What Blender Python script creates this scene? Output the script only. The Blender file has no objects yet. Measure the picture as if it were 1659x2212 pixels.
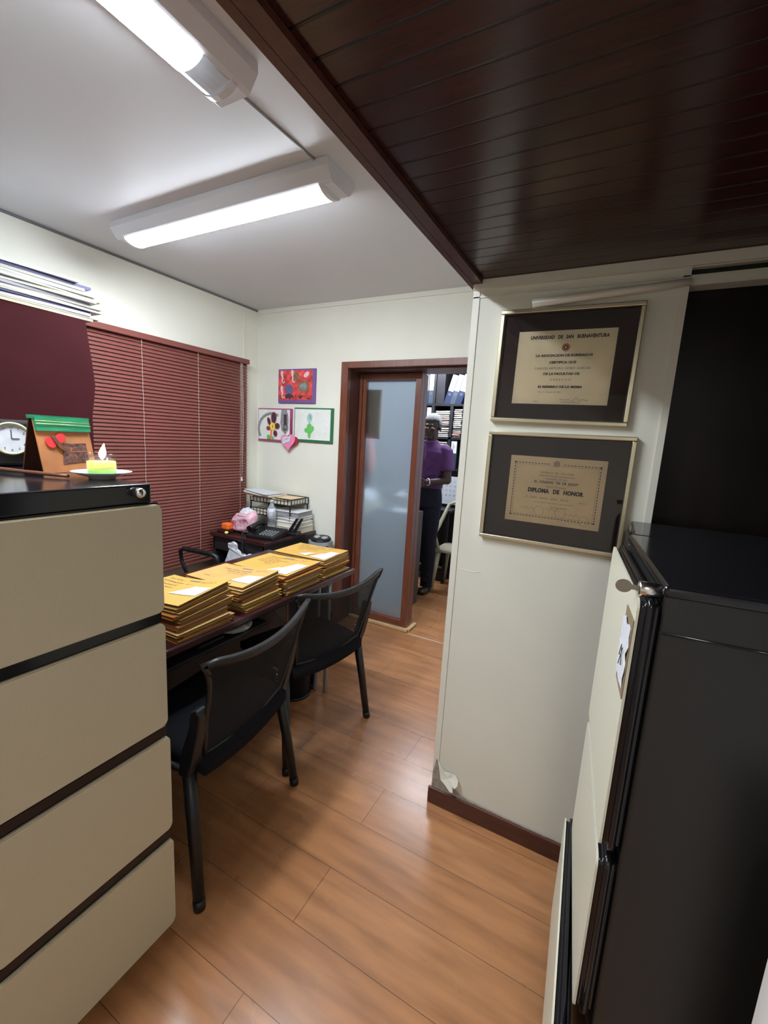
import bpy, bmesh, math, random
from mathutils import Vector, Matrix, Euler
random.seed(7)
PI = math.pi
C = bpy.context.scene.collection
S = bpy.context.scene

# ---------------------------------------------------------------- camera
CAM_H = 1.47
yaw, pitch, roll = math.radians(27.69198), math.radians(9.52993), math.radians(3.31905)
F_PX = 932.58
Ry = Matrix(((math.cos(yaw), 0, math.sin(yaw)), (0, 1, 0), (-math.sin(yaw), 0, math.cos(yaw))))
Rx = Matrix(((1, 0, 0), (0, math.cos(pitch), -math.sin(pitch)), (0, math.sin(pitch), math.cos(pitch))))
Rz = Matrix(((math.cos(roll), -math.sin(roll), 0), (math.sin(roll), math.cos(roll), 0), (0, 0, 1)))
RM = Rz @ Rx @ Ry
def _w(r): return Vector((r[0], r[2], -r[1]))
cr, cd, cf = _w(RM[0]), _w(RM[1]), _w(RM[2])
cam_data = bpy.data.cameras.new('camera')
cam = bpy.data.objects.new('camera', cam_data); C.objects.link(cam)
m4 = Matrix.Identity(4)
for i in range(3):
    m4[i][0] = cr[i]; m4[i][1] = -cd[i]; m4[i][2] = -cf[i]
m4[2][3] = CAM_H
cam.matrix_world = m4
cam_data.sensor_fit = 'VERTICAL'; cam_data.sensor_height = 24.0
cam_data.lens = F_PX / 2212 * 24.0
cam_data.clip_start = 0.02
S.camera = cam

# ---------------------------------------------------------------- world, exposure, render look
w = bpy.data.worlds.new('world'); S.world = w; w.use_nodes = True
w.node_tree.nodes['Background'].inputs[0].default_value = (0.5, 0.55, 0.65, 1)
w.node_tree.nodes['Background'].inputs[1].default_value = 0.02
S.view_settings.view_transform = 'Standard'; S.view_settings.look = 'None'
S.view_settings.gamma = 1; S.view_settings.use_curve_mapping = False
S.view_settings.exposure = 0.52
try:
    S.cycles.use_denoising = True
    S.cycles.max_bounces = 10; S.cycles.diffuse_bounces = 6; S.cycles.transmission_bounces = 8
    S.cycles.sample_clamp_indirect = 6
except Exception: pass
LAMP_COL = (0.86, 0.93, 1.0)
LAMP_STRENGTH = 80.0          # the two tube lamps of the office
BACK_LAMP_STRENGTH = 110.0     # tube lamp of the archive room
FILL_LAMP_STRENGTH = 20.0   # fill lamp added behind the camera

# ---------------------------------------------------------------- materials
MATS = {}
def mat(name, col, rough=0.5, metal=0.0, noise=0.0, nscale=20.0, bump=0.0, coat=0.0, emit=None, es=0.0,
        trans=0.0, ior=1.45, spec=0.5, stretch=(1, 1, 1), sheen=0.0):
    m = bpy.data.materials.new(name); m.use_nodes = True
    nt = m.node_tree; b = nt.nodes['Principled BSDF']
    b.inputs['Base Color'].default_value = (*col, 1)
    b.inputs['Roughness'].default_value = rough; b.inputs['Metallic'].default_value = metal
    b.inputs['Coat Weight'].default_value = coat; b.inputs['Coat Roughness'].default_value = 0.08
    b.inputs['Transmission Weight'].default_value = trans; b.inputs['IOR'].default_value = ior
    b.inputs['Specular IOR Level'].default_value = spec
    b.inputs['Sheen Weight'].default_value = sheen
    if emit: b.inputs['Emission Color'].default_value = (*emit, 1); b.inputs['Emission Strength'].default_value = es
    if noise > 0 or bump > 0:
        tc = nt.nodes.new('ShaderNodeTexCoord'); mp = nt.nodes.new('ShaderNodeMapping')
        mp.inputs['Scale'].default_value = stretch
        n = nt.nodes.new('ShaderNodeTexNoise'); n.inputs['Scale'].default_value = nscale; n.inputs['Detail'].default_value = 5
        nt.links.new(tc.outputs['Object'], mp.inputs['Vector']); nt.links.new(mp.outputs[0], n.inputs['Vector'])
        if noise > 0:
            r = nt.nodes.new('ShaderNodeMapRange')
            r.inputs['From Min'].default_value = 0.3; r.inputs['From Max'].default_value = 0.7
            r.inputs['To Min'].default_value = 1 - noise; r.inputs['To Max'].default_value = 1 + noise
            nt.links.new(n.outputs['Fac'], r.inputs['Value'])
            mx = nt.nodes.new('ShaderNodeVectorMath'); mx.operation = 'SCALE'
            mx.inputs[0].default_value = col
            nt.links.new(r.outputs[0], mx.inputs['Scale']); nt.links.new(mx.outputs[0], b.inputs['Base Color'])
        if bump > 0:
            bp = nt.nodes.new('ShaderNodeBump'); bp.inputs['Strength'].default_value = bump; bp.inputs['Distance'].default_value = 0.01
            nt.links.new(n.outputs['Fac'], bp.inputs['Height']); nt.links.new(bp.outputs[0], b.inputs['Normal'])
    MATS[name] = m
    return m

M_wall = mat('wall_paint', (0.74, 0.735, 0.65), 0.55, noise=0.03, nscale=3, bump=0.03)
M_ceil = mat('ceiling_paint', (0.60, 0.605, 0.625), 0.45, noise=0.03, nscale=2)
M_trimw = mat('white_trim', (0.72, 0.71, 0.63), 0.4)
M_plaster = mat('bare_plaster', (0.30, 0.27, 0.23), 0.9, noise=0.3, nscale=60, bump=0.3)
M_wood = mat('red_brown_wood', (0.155, 0.048, 0.026), 0.33, noise=0.22, nscale=9, stretch=(8, 8, 0.8), coat=0.2)
M_woodD = mat('dark_red_wood', (0.075, 0.026, 0.018), 0.35, noise=0.25, nscale=9, stretch=(8, 8, 0.8))
M_desk = mat('mahogany_laminate', (0.036, 0.009, 0.009), 0.3, noise=0.25, nscale=7, stretch=(6, 0.8, 6), coat=0.3)
M_base = mat('baseboard_wood', (0.085, 0.030, 0.019), 0.4, noise=0.2, nscale=10, stretch=(1, 8, 8))
M_blond = mat('blond_wood', (0.55, 0.37, 0.19), 0.5, noise=0.15, nscale=12, stretch=(1, 8, 8))
M_blind = mat('wine_blind', (0.185, 0.058, 0.048), 0.35, noise=0.06, nscale=5)
M_burg = mat('burgundy_enamel', (0.040, 0.006, 0.008), 0.8, noise=0.1, nscale=6, spec=0.15)
M_cab = mat('beige_enamel', (0.50, 0.455, 0.33), 0.45, noise=0.03, nscale=300)
M_cab2 = mat('pale_cream_enamel', (0.60, 0.58, 0.47), 0.42, noise=0.03, nscale=300)
M_black = mat('black_enamel', (0.008, 0.008, 0.010), 0.15, spec=0.5)
M_blackS = mat('black_satin_enamel', (0.016, 0.016, 0.0155), 0.42, noise=0.1, nscale=400)
M_plastic = mat('black_plastic', (0.008, 0.008, 0.009), 0.4, noise=0.15, nscale=200)
M_fabric = mat('navy_black_fabric', (0.006, 0.006, 0.009), 0.95, noise=0.3, nscale=600, bump=0.4, spec=0.2)
M_chrome = mat('chrome', (0.75, 0.74, 0.70), 0.22, metal=1.0)
M_keym = mat('worn_nickel', (0.30, 0.27, 0.22), 0.28, metal=1.0)
M_steel = mat('grey_steel', (0.45, 0.45, 0.45), 0.35, metal=0.8)
M_gold = mat('pale_gold_metal', (0.62, 0.56, 0.40), 0.3, metal=0.9)
M_mount = mat('brown_mat_board', (0.036, 0.018, 0.018), 0.8, noise=0.08, nscale=80)
M_cert = mat('cream_certificate_paper', (0.90, 0.80, 0.58), 0.6, noise=0.08, nscale=8)
M_cert2 = mat('aged_diploma_paper', (0.84, 0.69, 0.46), 0.6, noise=0.10, nscale=9)
M_ink = mat('black_ink', (0.03, 0.025, 0.022), 0.7)
M_inkl = mat('faded_ink', (0.22, 0.18, 0.13), 0.7)
M_inkh = mat('grey_handwriting_ink', (0.075, 0.055, 0.03), 0.7)
M_inkb = mat('blue_ink', (0.25, 0.27, 0.40), 0.7)
M_redseal = mat('red_seal_ink', (0.40, 0.08, 0.05), 0.6)
M_white = mat('white_paper', (0.62, 0.63, 0.68), 0.6, noise=0.03, nscale=30)
M_paper2 = mat('off_white_paper', (0.42, 0.40, 0.35), 0.65, noise=0.08, nscale=50, stretch=(1, 1, 14))
M_lampw = mat('white_lamp_housing', (0.66, 0.67, 0.70), 0.35)
M_clearend = mat('clear_lens_plastic', (0.75, 0.78, 0.8), 0.25, trans=0.5)
M_skin = mat('dark_skin', (0.050, 0.024, 0.017), 0.5, noise=0.08, nscale=40)
M_hair = mat('grey_white_hair', (0.22, 0.215, 0.215), 0.9, noise=0.25, nscale=180, bump=0.5)
M_shirt = mat('purple_cotton', (0.085, 0.026, 0.115), 0.85, noise=0.12, nscale=30, bump=0.25)
M_collar = mat('lilac_collar_cotton', (0.17, 0.075, 0.23), 0.85, noise=0.08, nscale=60)
M_trous = mat('navy_trouser_cloth', (0.005, 0.006, 0.016), 0.9, noise=0.2, nscale=25, bump=0.3)
M_shoe = mat('dark_brown_leather', (0.022, 0.013, 0.010), 0.4)
M_eyew = mat('eye_white', (0.55, 0.5, 0.45), 0.3)
M_lips = mat('lips', (0.12, 0.045, 0.04), 0.5)
M_redhang = mat('orange_red_plastic', (0.75, 0.09, 0.045), 0.5)
M_monobloc = mat('ivory_plastic', (0.34, 0.31, 0.22), 0.4)
M_shelf = mat('black_brown_shelf', (0.016, 0.014, 0.017), 0.45, noise=0.2, nscale=12)
M_backwall = mat('archive_wall_paint', (0.62, 0.64, 0.68), 0.6, noise=0.03, nscale=3)
M_binder = mat('navy_binder_board', (0.010, 0.016, 0.052), 0.5, noise=0.15, nscale=90)
M_binderg = mat('slate_binder_board', (0.032, 0.042, 0.062), 0.5, noise=0.15, nscale=90)
M_file = mat('cream_case_file', (0.46, 0.42, 0.38), 0.7, noise=0.14, nscale=40, stretch=(1, 1, 12))
M_filer = mat('pink_case_file', (0.44, 0.27, 0.22), 0.7, noise=0.14, nscale=40, stretch=(1, 1, 12))
M_glassc = mat('clear_glass', (0.95, 0.97, 0.96), 0.02, trans=1.0, ior=1.45)
M_green = mat('green_wax', (0.32, 0.66, 0.07), 0.35)
M_yellow = mat('yellow_wax', (0.80, 0.70, 0.10), 0.35)
M_porc = mat('white_porcelain', (0.80, 0.80, 0.80), 0.15, coat=0.4)
M_kraft = mat('orange_kraft_card', (0.42, 0.17, 0.065), 0.55, noise=0.18, nscale=14)
M_foilg = mat('green_ribbon_foil', (0.015, 0.22, 0.10), 0.3, noise=0.3, nscale=14, stretch=(1, 1, 10))
M_goldth = mat('gold_thread', (0.75, 0.60, 0.28), 0.35, metal=0.6)
M_redflow = mat('red_petal', (0.72, 0.03, 0.04), 0.5, noise=0.15, nscale=60)
M_photo = mat('dark_photo_print', (0.12, 0.055, 0.045), 0.3, noise=0.9, nscale=70, stretch=(1, 1, 2.2))
M_brownst = mat('brown_stick_wood', (0.13, 0.048, 0.028), 0.4, noise=0.2, nscale=30)
M_clockf = mat('clock_dial', (0.60, 0.62, 0.66), 0.3, noise=0.1, nscale=50)
M_brass = mat('pale_brass', (0.70, 0.65, 0.36), 0.3, metal=0.7)
M_amber = [mat('amber_manila_%s' % n, c, 0.6, noise=0.07, nscale=18) for n, c in
           (('a', (0.56, 0.34, 0.08)), ('b', (0.50, 0.27, 0.06)), ('c', (0.42, 0.20, 0.04)), ('d', (0.46, 0.16, 0.025)), ('e', (0.60, 0.40, 0.14)))]
M_manila = mat('yellow_manila_cover', (0.50, 0.285, 0.058), 0.6, noise=0.05, nscale=12)
M_manila2 = mat('peach_manila_cover', (0.52, 0.28, 0.085), 0.6, noise=0.05, nscale=12)
M_pages = mat('brown_page_edges', (0.26, 0.155, 0.075), 0.8, noise=0.35, nscale=30, stretch=(1, 1, 20))
M_pagesw = mat('white_page_edges', (0.50, 0.44, 0.36), 0.8, noise=0.2, nscale=30, stretch=(1, 1, 20))
M_pinkbag = mat('pink_plastic_film', (0.72, 0.42, 0.50), 0.3, noise=0.2, nscale=40, bump=0.6)
M_whitebag = mat('white_plastic_film', (0.66, 0.68, 0.72), 0.3, noise=0.15, nscale=30, bump=0.6)
M_greybag = mat('grey_plastic_film', (0.34, 0.34, 0.34), 0.3, noise=0.3, nscale=30, bump=0.8)
M_red = mat('dark_red_ink', (0.35, 0.04, 0.07), 0.5)
M_orange = mat('orange_plastic', (0.85, 0.16, 0.03), 0.4)
M_bluep = mat('blue_print', (0.10, 0.17, 0.50), 0.5)
M_lime = mat('lime_plastic', (0.75, 0.80, 0.25), 0.4)
M_silver = mat('silver_plastic', (0.42, 0.44, 0.46), 0.3, metal=0.3)
M_key = mat('phone_key', (0.25, 0.27, 0.28), 0.4)
M_string = mat('pale_cord', (0.62, 0.55, 0.50), 0.7)
M_paperl = mat('cream_tray_paper', (0.66, 0.62, 0.54), 0.65, noise=0.08, nscale=50, stretch=(1, 1, 14))
M_book1 = mat('white_book_cover', (0.78, 0.79, 0.80), 0.4, noise=0.08, nscale=20)
M_book2 = mat('grey_book_cover', (0.28, 0.28, 0.30), 0.5)
M_book3 = mat('tan_book_cover', (0.60, 0.52, 0.34), 0.5, noise=0.05, nscale=20)
M_purple = mat('purple_frame_board', (0.17, 0.10, 0.30), 0.5)
M_magenta = mat('magenta_frame_board', (0.38, 0.07, 0.19), 0.5)
M_greenf = mat('green_frame_board', (0.025, 0.15, 0.06), 0.5)
M_artwhite = mat('drawing_paper', (0.72, 0.75, 0.71), 0.6, noise=0.05, nscale=20)
M_artred = mat('red_poster_paint', (0.62, 0.075, 0.07), 0.5, noise=0.55, nscale=26)
M_artpale = mat('pale_pink_paint', (0.80, 0.52, 0.56), 0.6)
M_artdark = mat('dark_paint', (0.06, 0.035, 0.055), 0.6)
M_artolive = mat('olive_paint', (0.24, 0.14, 0.07), 0.6, noise=0.3, nscale=60)
M_artgrey = mat('grey_paint', (0.24, 0.25, 0.25), 0.6, noise=0.4, nscale=60)
M_artblue = mat('blue_grey_paint', (0.12, 0.12, 0.26), 0.6, noise=0.3, nscale=80)
M_arty = mat('yellow_paint', (0.85, 0.70, 0.05), 0.6)
M_artg = mat('green_paint', (0.14, 0.52, 0.12), 0.6, noise=0.2, nscale=60)
M_artlb = mat('pale_blue_paint', (0.40, 0.53, 0.66), 0.6, noise=0.15, nscale=60)
M_pinkfoam = mat('pink_foam', (0.80, 0.25, 0.44), 0.7)
M_redfoam = mat('dark_red_foam', (0.42, 0.02, 0.04), 0.7)
M_doordark = mat('black_brown_lacquer', (0.006, 0.0035, 0.003), 0.38, spec=0.25, noise=0.3, nscale=4, stretch=(5, 5, 0.6))
M_slotdark = mat('black_green_slot', (0.03, 0.035, 0.025), 0.8, noise=0.6, nscale=50)  # mottled black-green colour of the slot above the dark door
M_greymetal = mat('grey_cabinet_enamel', (0.05, 0.046, 0.045), 0.45)
M_night = mat('night_window_glass', (0.01, 0.012, 0.016), 0.05)
M_cardb = mat('brown_backing_card', (0.22, 0.17, 0.10), 0.8)
M_poster = mat('tan_poster', (0.30, 0.20, 0.13), 0.6, noise=0.3, nscale=12)

def glow(name, col, strength):
    m = bpy.data.materials.new(name); m.use_nodes = True; nt = m.node_tree
    b = nt.nodes['Principled BSDF']; b.inputs['Base Color'].default_value = (0.9, 0.9, 0.9, 1)
    b.inputs['Emission Color'].default_value = (*col, 1); b.inputs['Emission Strength'].default_value = strength
    return m
M_glow = glow('lit_diffuser', LAMP_COL, LAMP_STRENGTH)
M_glow_back = glow('lit_diffuser_archive', (0.80, 0.89, 1.0), BACK_LAMP_STRENGTH)
M_glow_fill = glow('lit_diffuser_fill', (1.0, 0.96, 0.88), FILL_LAMP_STRENGTH)
M_flame = glow('candle_flame', (1.0, 0.62, 0.22), 28)

def floor_material():
    m = bpy.data.materials.new('laminate_planks'); m.use_nodes = True; nt = m.node_tree; N = nt.nodes; L = nt.links
    b = N['Principled BSDF']
    tc = N.new('ShaderNodeTexCoord'); mp = N.new('ShaderNodeMapping'); mp.inputs['Location'].default_value = (0.69, 0.122, 0)
    br = N.new('ShaderNodeTexBrick'); br.inputs['Scale'].default_value = 1.0
    br.inputs['Brick Width'].default_value = 1.24; br.inputs['Row Height'].default_value = 0.199
    br.inputs['Mortar Size'].default_value = 0.0012; br.inputs['Mortar Smooth'].default_value = 0.3
    br.offset = 0.37; br.inputs['Bias'].default_value = 0
    br.inputs['Color1'].default_value = (0.40, 0.185, 0.080, 1); br.inputs['Color2'].default_value = (0.355, 0.160, 0.068, 1)
    br.inputs['Mortar'].default_value = (0.13, 0.06, 0.03, 1)
    L.new(tc.outputs['Object'], mp.inputs[0]); L.new(mp.outputs[0], br.inputs['Vector'])
    mg = N.new('ShaderNodeMapping'); mg.inputs['Scale'].default_value = (1.3, 11, 1)
    n = N.new('ShaderNodeTexNoise'); n.inputs['Scale'].default_value = 2.4; n.inputs['Detail'].default_value = 8; n.inputs['Distortion'].default_value = 0.15
    L.new(tc.outputs['Object'], mg.inputs[0]); L.new(mg.outputs[0], n.inputs['Vector'])
    r = N.new('ShaderNodeValToRGB'); e = r.color_ramp.elements
    e[0].position = 0.24; e[0].color = (0.50, 0.46, 0.42, 1); e[1].position = 0.66; e[1].color = (1.08, 1.05, 1.0, 1)
    L.new(n.outputs['Fac'], r.inputs[0])
    mx = N.new('ShaderNodeMix'); mx.data_type = 'RGBA'; mx.blend_type = 'MULTIPLY'; mx.inputs['Factor'].default_value = 0.75
    L.new(br.outputs['Color'], mx.inputs[6]); L.new(r.outputs[0], mx.inputs[7]); L.new(mx.outputs[2], b.inputs['Base Color'])
    n2 = N.new('ShaderNodeTexNoise'); n2.inputs['Scale'].default_value = 3.0; n2.inputs['Detail'].default_value = 4
    mr = N.new('ShaderNodeMapRange'); mr.inputs['To Min'].default_value = 0.25; mr.inputs['To Max'].default_value = 0.30
    L.new(tc.outputs['Object'], n2.inputs['Vector']); L.new(n2.outputs['Fac'], mr.inputs['Value']); L.new(mr.outputs[0], b.inputs['Roughness'])
    bp = N.new('ShaderNodeBump'); bp.inputs['Strength'].default_value = 0.4; bp.inputs['Distance'].default_value = 0.002; bp.invert = True
    L.new(br.outputs['Fac'], bp.inputs['Height']); L.new(bp.outputs[0], b.inputs['Normal'])
    b.inputs['Specular IOR Level'].default_value = 0.55
    return m
M_floor = floor_material()

def board_material():
    m = bpy.data.materials.new('varnished_ceiling_boards'); m.use_nodes = True; nt = m.node_tree; N = nt.nodes; L = nt.links
    b = N['Principled BSDF']; b.inputs['Roughness'].default_value = 0.26
    tc = N.new('ShaderNodeTexCoord'); sx = N.new('ShaderNodeSeparateXYZ'); L.new(tc.outputs['Object'], sx.inputs[0])
    d = N.new('ShaderNodeMath'); d.operation = 'MULTIPLY'; d.inputs[1].default_value = 1 / 0.0535; L.new(sx.outputs['Y'], d.inputs[0])
    f = N.new('ShaderNodeMath'); f.operation = 'FRACT'; L.new(d.outputs[0], f.inputs[0])
    s = N.new('ShaderNodeMath'); s.operation = 'SUBTRACT'; s.inputs[1].default_value = 0.5; L.new(f.outputs[0], s.inputs[0])
    a = N.new('ShaderNodeMath'); a.operation = 'ABSOLUTE'; L.new(s.outputs[0], a.inputs[0])
    g = N.new('ShaderNodeMapRange'); g.inputs['From Min'].default_value = 0.44; g.inputs['From Max'].default_value = 0.49
    L.new(a.outputs[0], g.inputs['Value'])
    mg = N.new('ShaderNodeMapping'); mg.inputs['Scale'].default_value = (1.0, 14, 1)
    n = N.new('ShaderNodeTexNoise'); n.inputs['Scale'].default_value = 3; n.inputs['Detail'].default_value = 6
    L.new(tc.outputs['Object'], mg.inputs[0]); L.new(mg.outputs[0], n.inputs['Vector'])
    r = N.new('ShaderNodeValToRGB'); e = r.color_ramp.elements
    e[0].position = 0.3; e[0].color = (0.026, 0.0065, 0.006, 1); e[1].position = 0.7; e[1].color = (0.050, 0.012, 0.010, 1)
    L.new(n.outputs['Fac'], r.inputs[0])
    mx = N.new('ShaderNodeMix'); mx.data_type = 'RGBA'; L.new(g.outputs[0], mx.inputs[0]); L.new(r.outputs[0], mx.inputs[6])
    mx.inputs[7].default_value = (0.008, 0.004, 0.003, 1); L.new(mx.outputs[2], b.inputs['Base Color'])
    bp = N.new('ShaderNodeBump'); bp.inputs['Strength'].default_value = 0.9; bp.inputs['Distance'].default_value = 0.004; bp.invert = True
    L.new(g.outputs[0], bp.inputs['Height']); L.new(bp.outputs[0], b.inputs['Normal'])
    b.inputs['Specular IOR Level'].default_value = 0.3; b.inputs['Coat Weight'].default_value = 0.15; b.inputs['Coat Roughness'].default_value = 0.2
    return m
M_boards = board_material()

def frosted_material():
    m = bpy.data.materials.new('frosted_glass'); m.use_nodes = True; nt = m.node_tree; b = nt.nodes['Principled BSDF']
    b.inputs['Base Color'].default_value = (0.70, 0.79, 0.83, 1); b.inputs['Roughness'].default_value = 0.32
    b.inputs['Transmission Weight'].default_value = 1.0; b.inputs['IOR'].default_value = 1.2
    tr = nt.nodes.new('ShaderNodeBsdfTranslucent'); tr.inputs[0].default_value = (0.74, 0.80, 0.84, 1)
    mx = nt.nodes.new('ShaderNodeMixShader'); mx.inputs[0].default_value = 0.25
    nt.links.new(b.outputs[0], mx.inputs[1]); nt.links.new(tr.outputs[0], mx.inputs[2])
    nt.links.new(mx.outputs[0], nt.nodes['Material Output'].inputs[0])
    return m
M_frost = frosted_material()

def thin_glass():
    m = bpy.data.materials.new('picture_glass'); m.use_nodes = True; nt = m.node_tree; N = nt.nodes; L = nt.links
    g = N.new('ShaderNodeBsdfGlossy'); g.inputs['Roughness'].default_value = 0.03; g.inputs['Color'].default_value = (1, 1, 1, 1)
    tr = N.new('ShaderNodeBsdfTransparent'); fr = N.new('ShaderNodeFresnel'); fr.inputs[0].default_value = 1.6
    mx = N.new('ShaderNodeMixShader'); L.new(fr.outputs[0], mx.inputs[0]); L.new(tr.outputs[0], mx.inputs[1]); L.new(g.outputs[0], mx.inputs[2])
    L.new(mx.outputs[0], N['Material Output'].inputs[0]); return m
M_thin = thin_glass()
def cup_glass():
    m = bpy.data.materials.new('cup_glass'); m.use_nodes = True; nt = m.node_tree; N = nt.nodes; L = nt.links
    g = N.new('ShaderNodeBsdfGlossy'); g.inputs['Roughness'].default_value = 0.05; tr = N.new('ShaderNodeBsdfTransparent')
    mx = N.new('ShaderNodeMixShader'); mx.inputs[0].default_value = 0.10; L.new(tr.outputs[0], mx.inputs[1]); L.new(g.outputs[0], mx.inputs[2])
    L.new(mx.outputs[0], N['Material Output'].inputs[0]); return m
M_cup = cup_glass()

def mesh_fabric():
    m = bpy.data.materials.new('open_weave_mesh'); m.use_nodes = True; nt = m.node_tree; N = nt.nodes; L = nt.links
    b = N['Principled BSDF']; b.inputs['Base Color'].default_value = (0.008, 0.0085, 0.009, 1); b.inputs['Roughness'].default_value = 0.8; b.inputs['Specular IOR Level'].default_value = 0.2
    tc = N.new('ShaderNodeTexCoord'); sx = N.new('ShaderNodeSeparateXYZ'); L.new(tc.outputs['Object'], sx.inputs[0])
    outs = []
    for ax in ('X', 'Z'):
        d = N.new('ShaderNodeMath'); d.operation = 'MULTIPLY'; d.inputs[1].default_value = 1 / 0.0034; L.new(sx.outputs[ax], d.inputs[0])
        f = N.new('ShaderNodeMath'); f.operation = 'FRACT'; L.new(d.outputs[0], f.inputs[0])
        g = N.new('ShaderNodeMath'); g.operation = 'GREATER_THAN'; g.inputs[1].default_value = 0.62; L.new(f.outputs[0], g.inputs[0]); outs.append(g)
    mu = N.new('ShaderNodeMath'); mu.operation = 'MULTIPLY'; L.new(outs[0].outputs[0], mu.inputs[0]); L.new(outs[1].outputs[0], mu.inputs[1])
    t = N.new('ShaderNodeBsdfTransparent'); mx = N.new('ShaderNodeMixShader')
    L.new(mu.outputs[0], mx.inputs[0]); L.new(b.outputs[0], mx.inputs[1]); L.new(t.outputs[0], mx.inputs[2])
    L.new(mx.outputs[0], N['Material Output'].inputs[0])
    return m
M_mesh = mesh_fabric()

def candle_wax():
    m = bpy.data.materials.new('green_yellow_layered_wax'); m.use_nodes = True; nt = m.node_tree; N = nt.nodes; L = nt.links
    b = N['Principled BSDF']; b.inputs['Roughness'].default_value = 0.35
    tc = N.new('ShaderNodeTexCoord'); sx = N.new('ShaderNodeSeparateXYZ'); L.new(tc.outputs['Object'], sx.inputs[0])
    mr = N.new('ShaderNodeMapRange'); mr.inputs['From Min'].default_value = 0.002; mr.inputs['From Max'].default_value = 0.032; L.new(sx.outputs['Z'], mr.inputs['Value'])
    r = N.new('ShaderNodeValToRGB'); e = r.color_ramp.elements
    e[0].position = 0.25; e[0].color = (0.20, 0.55, 0.03, 1); e[1].position = 0.75; e[1].color = (0.80, 0.68, 0.08, 1)
    L.new(mr.outputs[0], r.inputs[0]); L.new(r.outputs[0], b.inputs['Base Color'])
    b.inputs['Subsurface Weight'].default_value = 0.5; b.inputs['Subsurface Radius'].default_value = (0.02, 0.02, 0.01)
    return m
M_wax = candle_wax()

# ---------------------------------------------------------------- mesh helpers
def box(bm, x0, x1, y0, y1, z0, z1, mi=0, M=None):
    vs = [bm.verts.new(p) for p in ((x0, y0, z0), (x1, y0, z0), (x1, y1, z0), (x0, y1, z0), (x0, y0, z1), (x1, y0, z1), (x1, y1, z1), (x0, y1, z1))]
    if M:
        for v in vs: v.co = M @ v.co
    for f in ((0, 3, 2, 1), (4, 5, 6, 7), (0, 1, 5, 4), (1, 2, 6, 5), (2, 3, 7, 6), (3, 0, 4, 7)):
        fc = bm.faces.new([vs[i] for i in f]); fc.material_index = mi
    return vs
def bevel(bm, w, seg=2):
    bmesh.ops.bevel(bm, geom=bm.edges[:], offset=w, segments=seg, affect='EDGES', clamp_overlap=True, profile=0.5)
def nb(): return bmesh.new()
def bbox(x0, x1, y0, y1, z0, z1, b=0.003, seg=2):
    bm = nb(); box(bm, x0, x1, y0, y1, z0, z1)
    if b: bevel(bm, b, seg)
    return bm
def tube(bm, pts, r, n=8, closed=False, mi=0, cap=True):
    pts = [Vector(p) for p in pts]; rs = r if isinstance(r, (list, tuple)) else [r] * len(pts)
    rings = []; up = None; k = len(pts)
    for i, p in enumerate(pts):
        if closed: t = pts[(i + 1) % k] - pts[i - 1]
        else: t = pts[min(i + 1, k - 1)] - pts[max(i - 1, 0)]
        t.normalize()
        if up is None: up = t.orthogonal().normalized()
        up = (up - t * up.dot(t))
        if up.length < 1e-6: up = t.orthogonal()
        up.normalize(); s = t.cross(up)
        rings.append([bm.verts.new(p + (up * math.cos(2 * PI * j / n) + s * math.sin(2 * PI * j / n)) * rs[i]) for j in range(n)])
    for i in range(k if closed else k - 1):
        a, b = rings[i], rings[(i + 1) % k]
        off = 0
        if closed and i == k - 1:
            off = min(range(n), key=lambda o: (a[0].co - b[o].co).length)
        for j in range(n):
            f = bm.faces.new((a[j], a[(j + 1) % n], b[(j + 1 + off) % n], b[(j + off) % n])); f.material_index = mi; f.smooth = True
    if cap and not closed:
        f = bm.faces.new(rings[0][::-1]); f.material_index = mi; f = bm.faces.new(rings[-1]); f.material_index = mi
    return bm
def lathe(bm, prof, n=32, center=(0, 0, 0), mi=0, axis='Z', cap=True):
    rings = []
    for (r, z) in prof:
        ring = []
        for j in range(n):
            a = 2 * PI * j / n
            v = Vector((r * math.cos(a), r * math.sin(a), z))
            if axis == 'Y': v = Vector((v.x, v.z, v.y))
            if axis == 'X': v = Vector((v.z, v.x, v.y))
            ring.append(bm.verts.new(v + Vector(center)))
        rings.append(ring)
    for a, b in zip(rings, rings[1:]):
        for j in range(n):
            f = bm.faces.new((a[j], a[(j + 1) % n], b[(j + 1) % n], b[j])); f.material_index = mi; f.smooth = True
    for rr in ((rings[0], rings[-1]) if cap else ()):
        try: f = bm.faces.new(rr); f.material_index = mi
        except Exception: pass
    bmesh.ops.recalc_face_normals(bm, faces=bm.faces[:])
    return bm
def prism(bm, poly, t, M=None, mi=0):
    """poly in local XZ, thickness t along +Y"""
    a = [bm.verts.new((x, 0, z)) for x, z in poly]; b = [bm.verts.new((x, t, z)) for x, z in poly]
    if M:
        for v in a + b: v.co = M @ v.co
    n = len(poly)
    fs = [bm.faces.new(a), bm.faces.new(b[::-1])]
    for i in range(n): fs.append(bm.faces.new((a[i], b[i], b[(i + 1) % n], a[(i + 1) % n])))
    for f in fs: f.material_index = mi
    bmesh.ops.recalc_face_normals(bm, faces=fs)
    return bm
def rrect(x0, x1, z0, z1, r, n=5):
    pts = []
    for cx, cz, a0 in ((x1 - r, z0 + r, -PI / 2), (x1 - r, z1 - r, 0), (x0 + r, z1 - r, PI / 2), (x0 + r, z0 + r, PI)):
        for i in range(n + 1):
            a = a0 + PI / 2 * i / n; pts.append((cx + r * math.cos(a), cz + r * math.sin(a)))
    return pts
def ell(cx, cz, rx, rz, n=18, rot=0.0):
    return [(cx + rx * math.cos(2 * PI * i / n) * math.cos(rot) - rz * math.sin(2 * PI * i / n) * math.sin(rot),
             cz + rx * math.cos(2 * PI * i / n) * math.sin(rot) + rz * math.sin(2 * PI * i / n) * math.cos(rot)) for i in range(n)]
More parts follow.
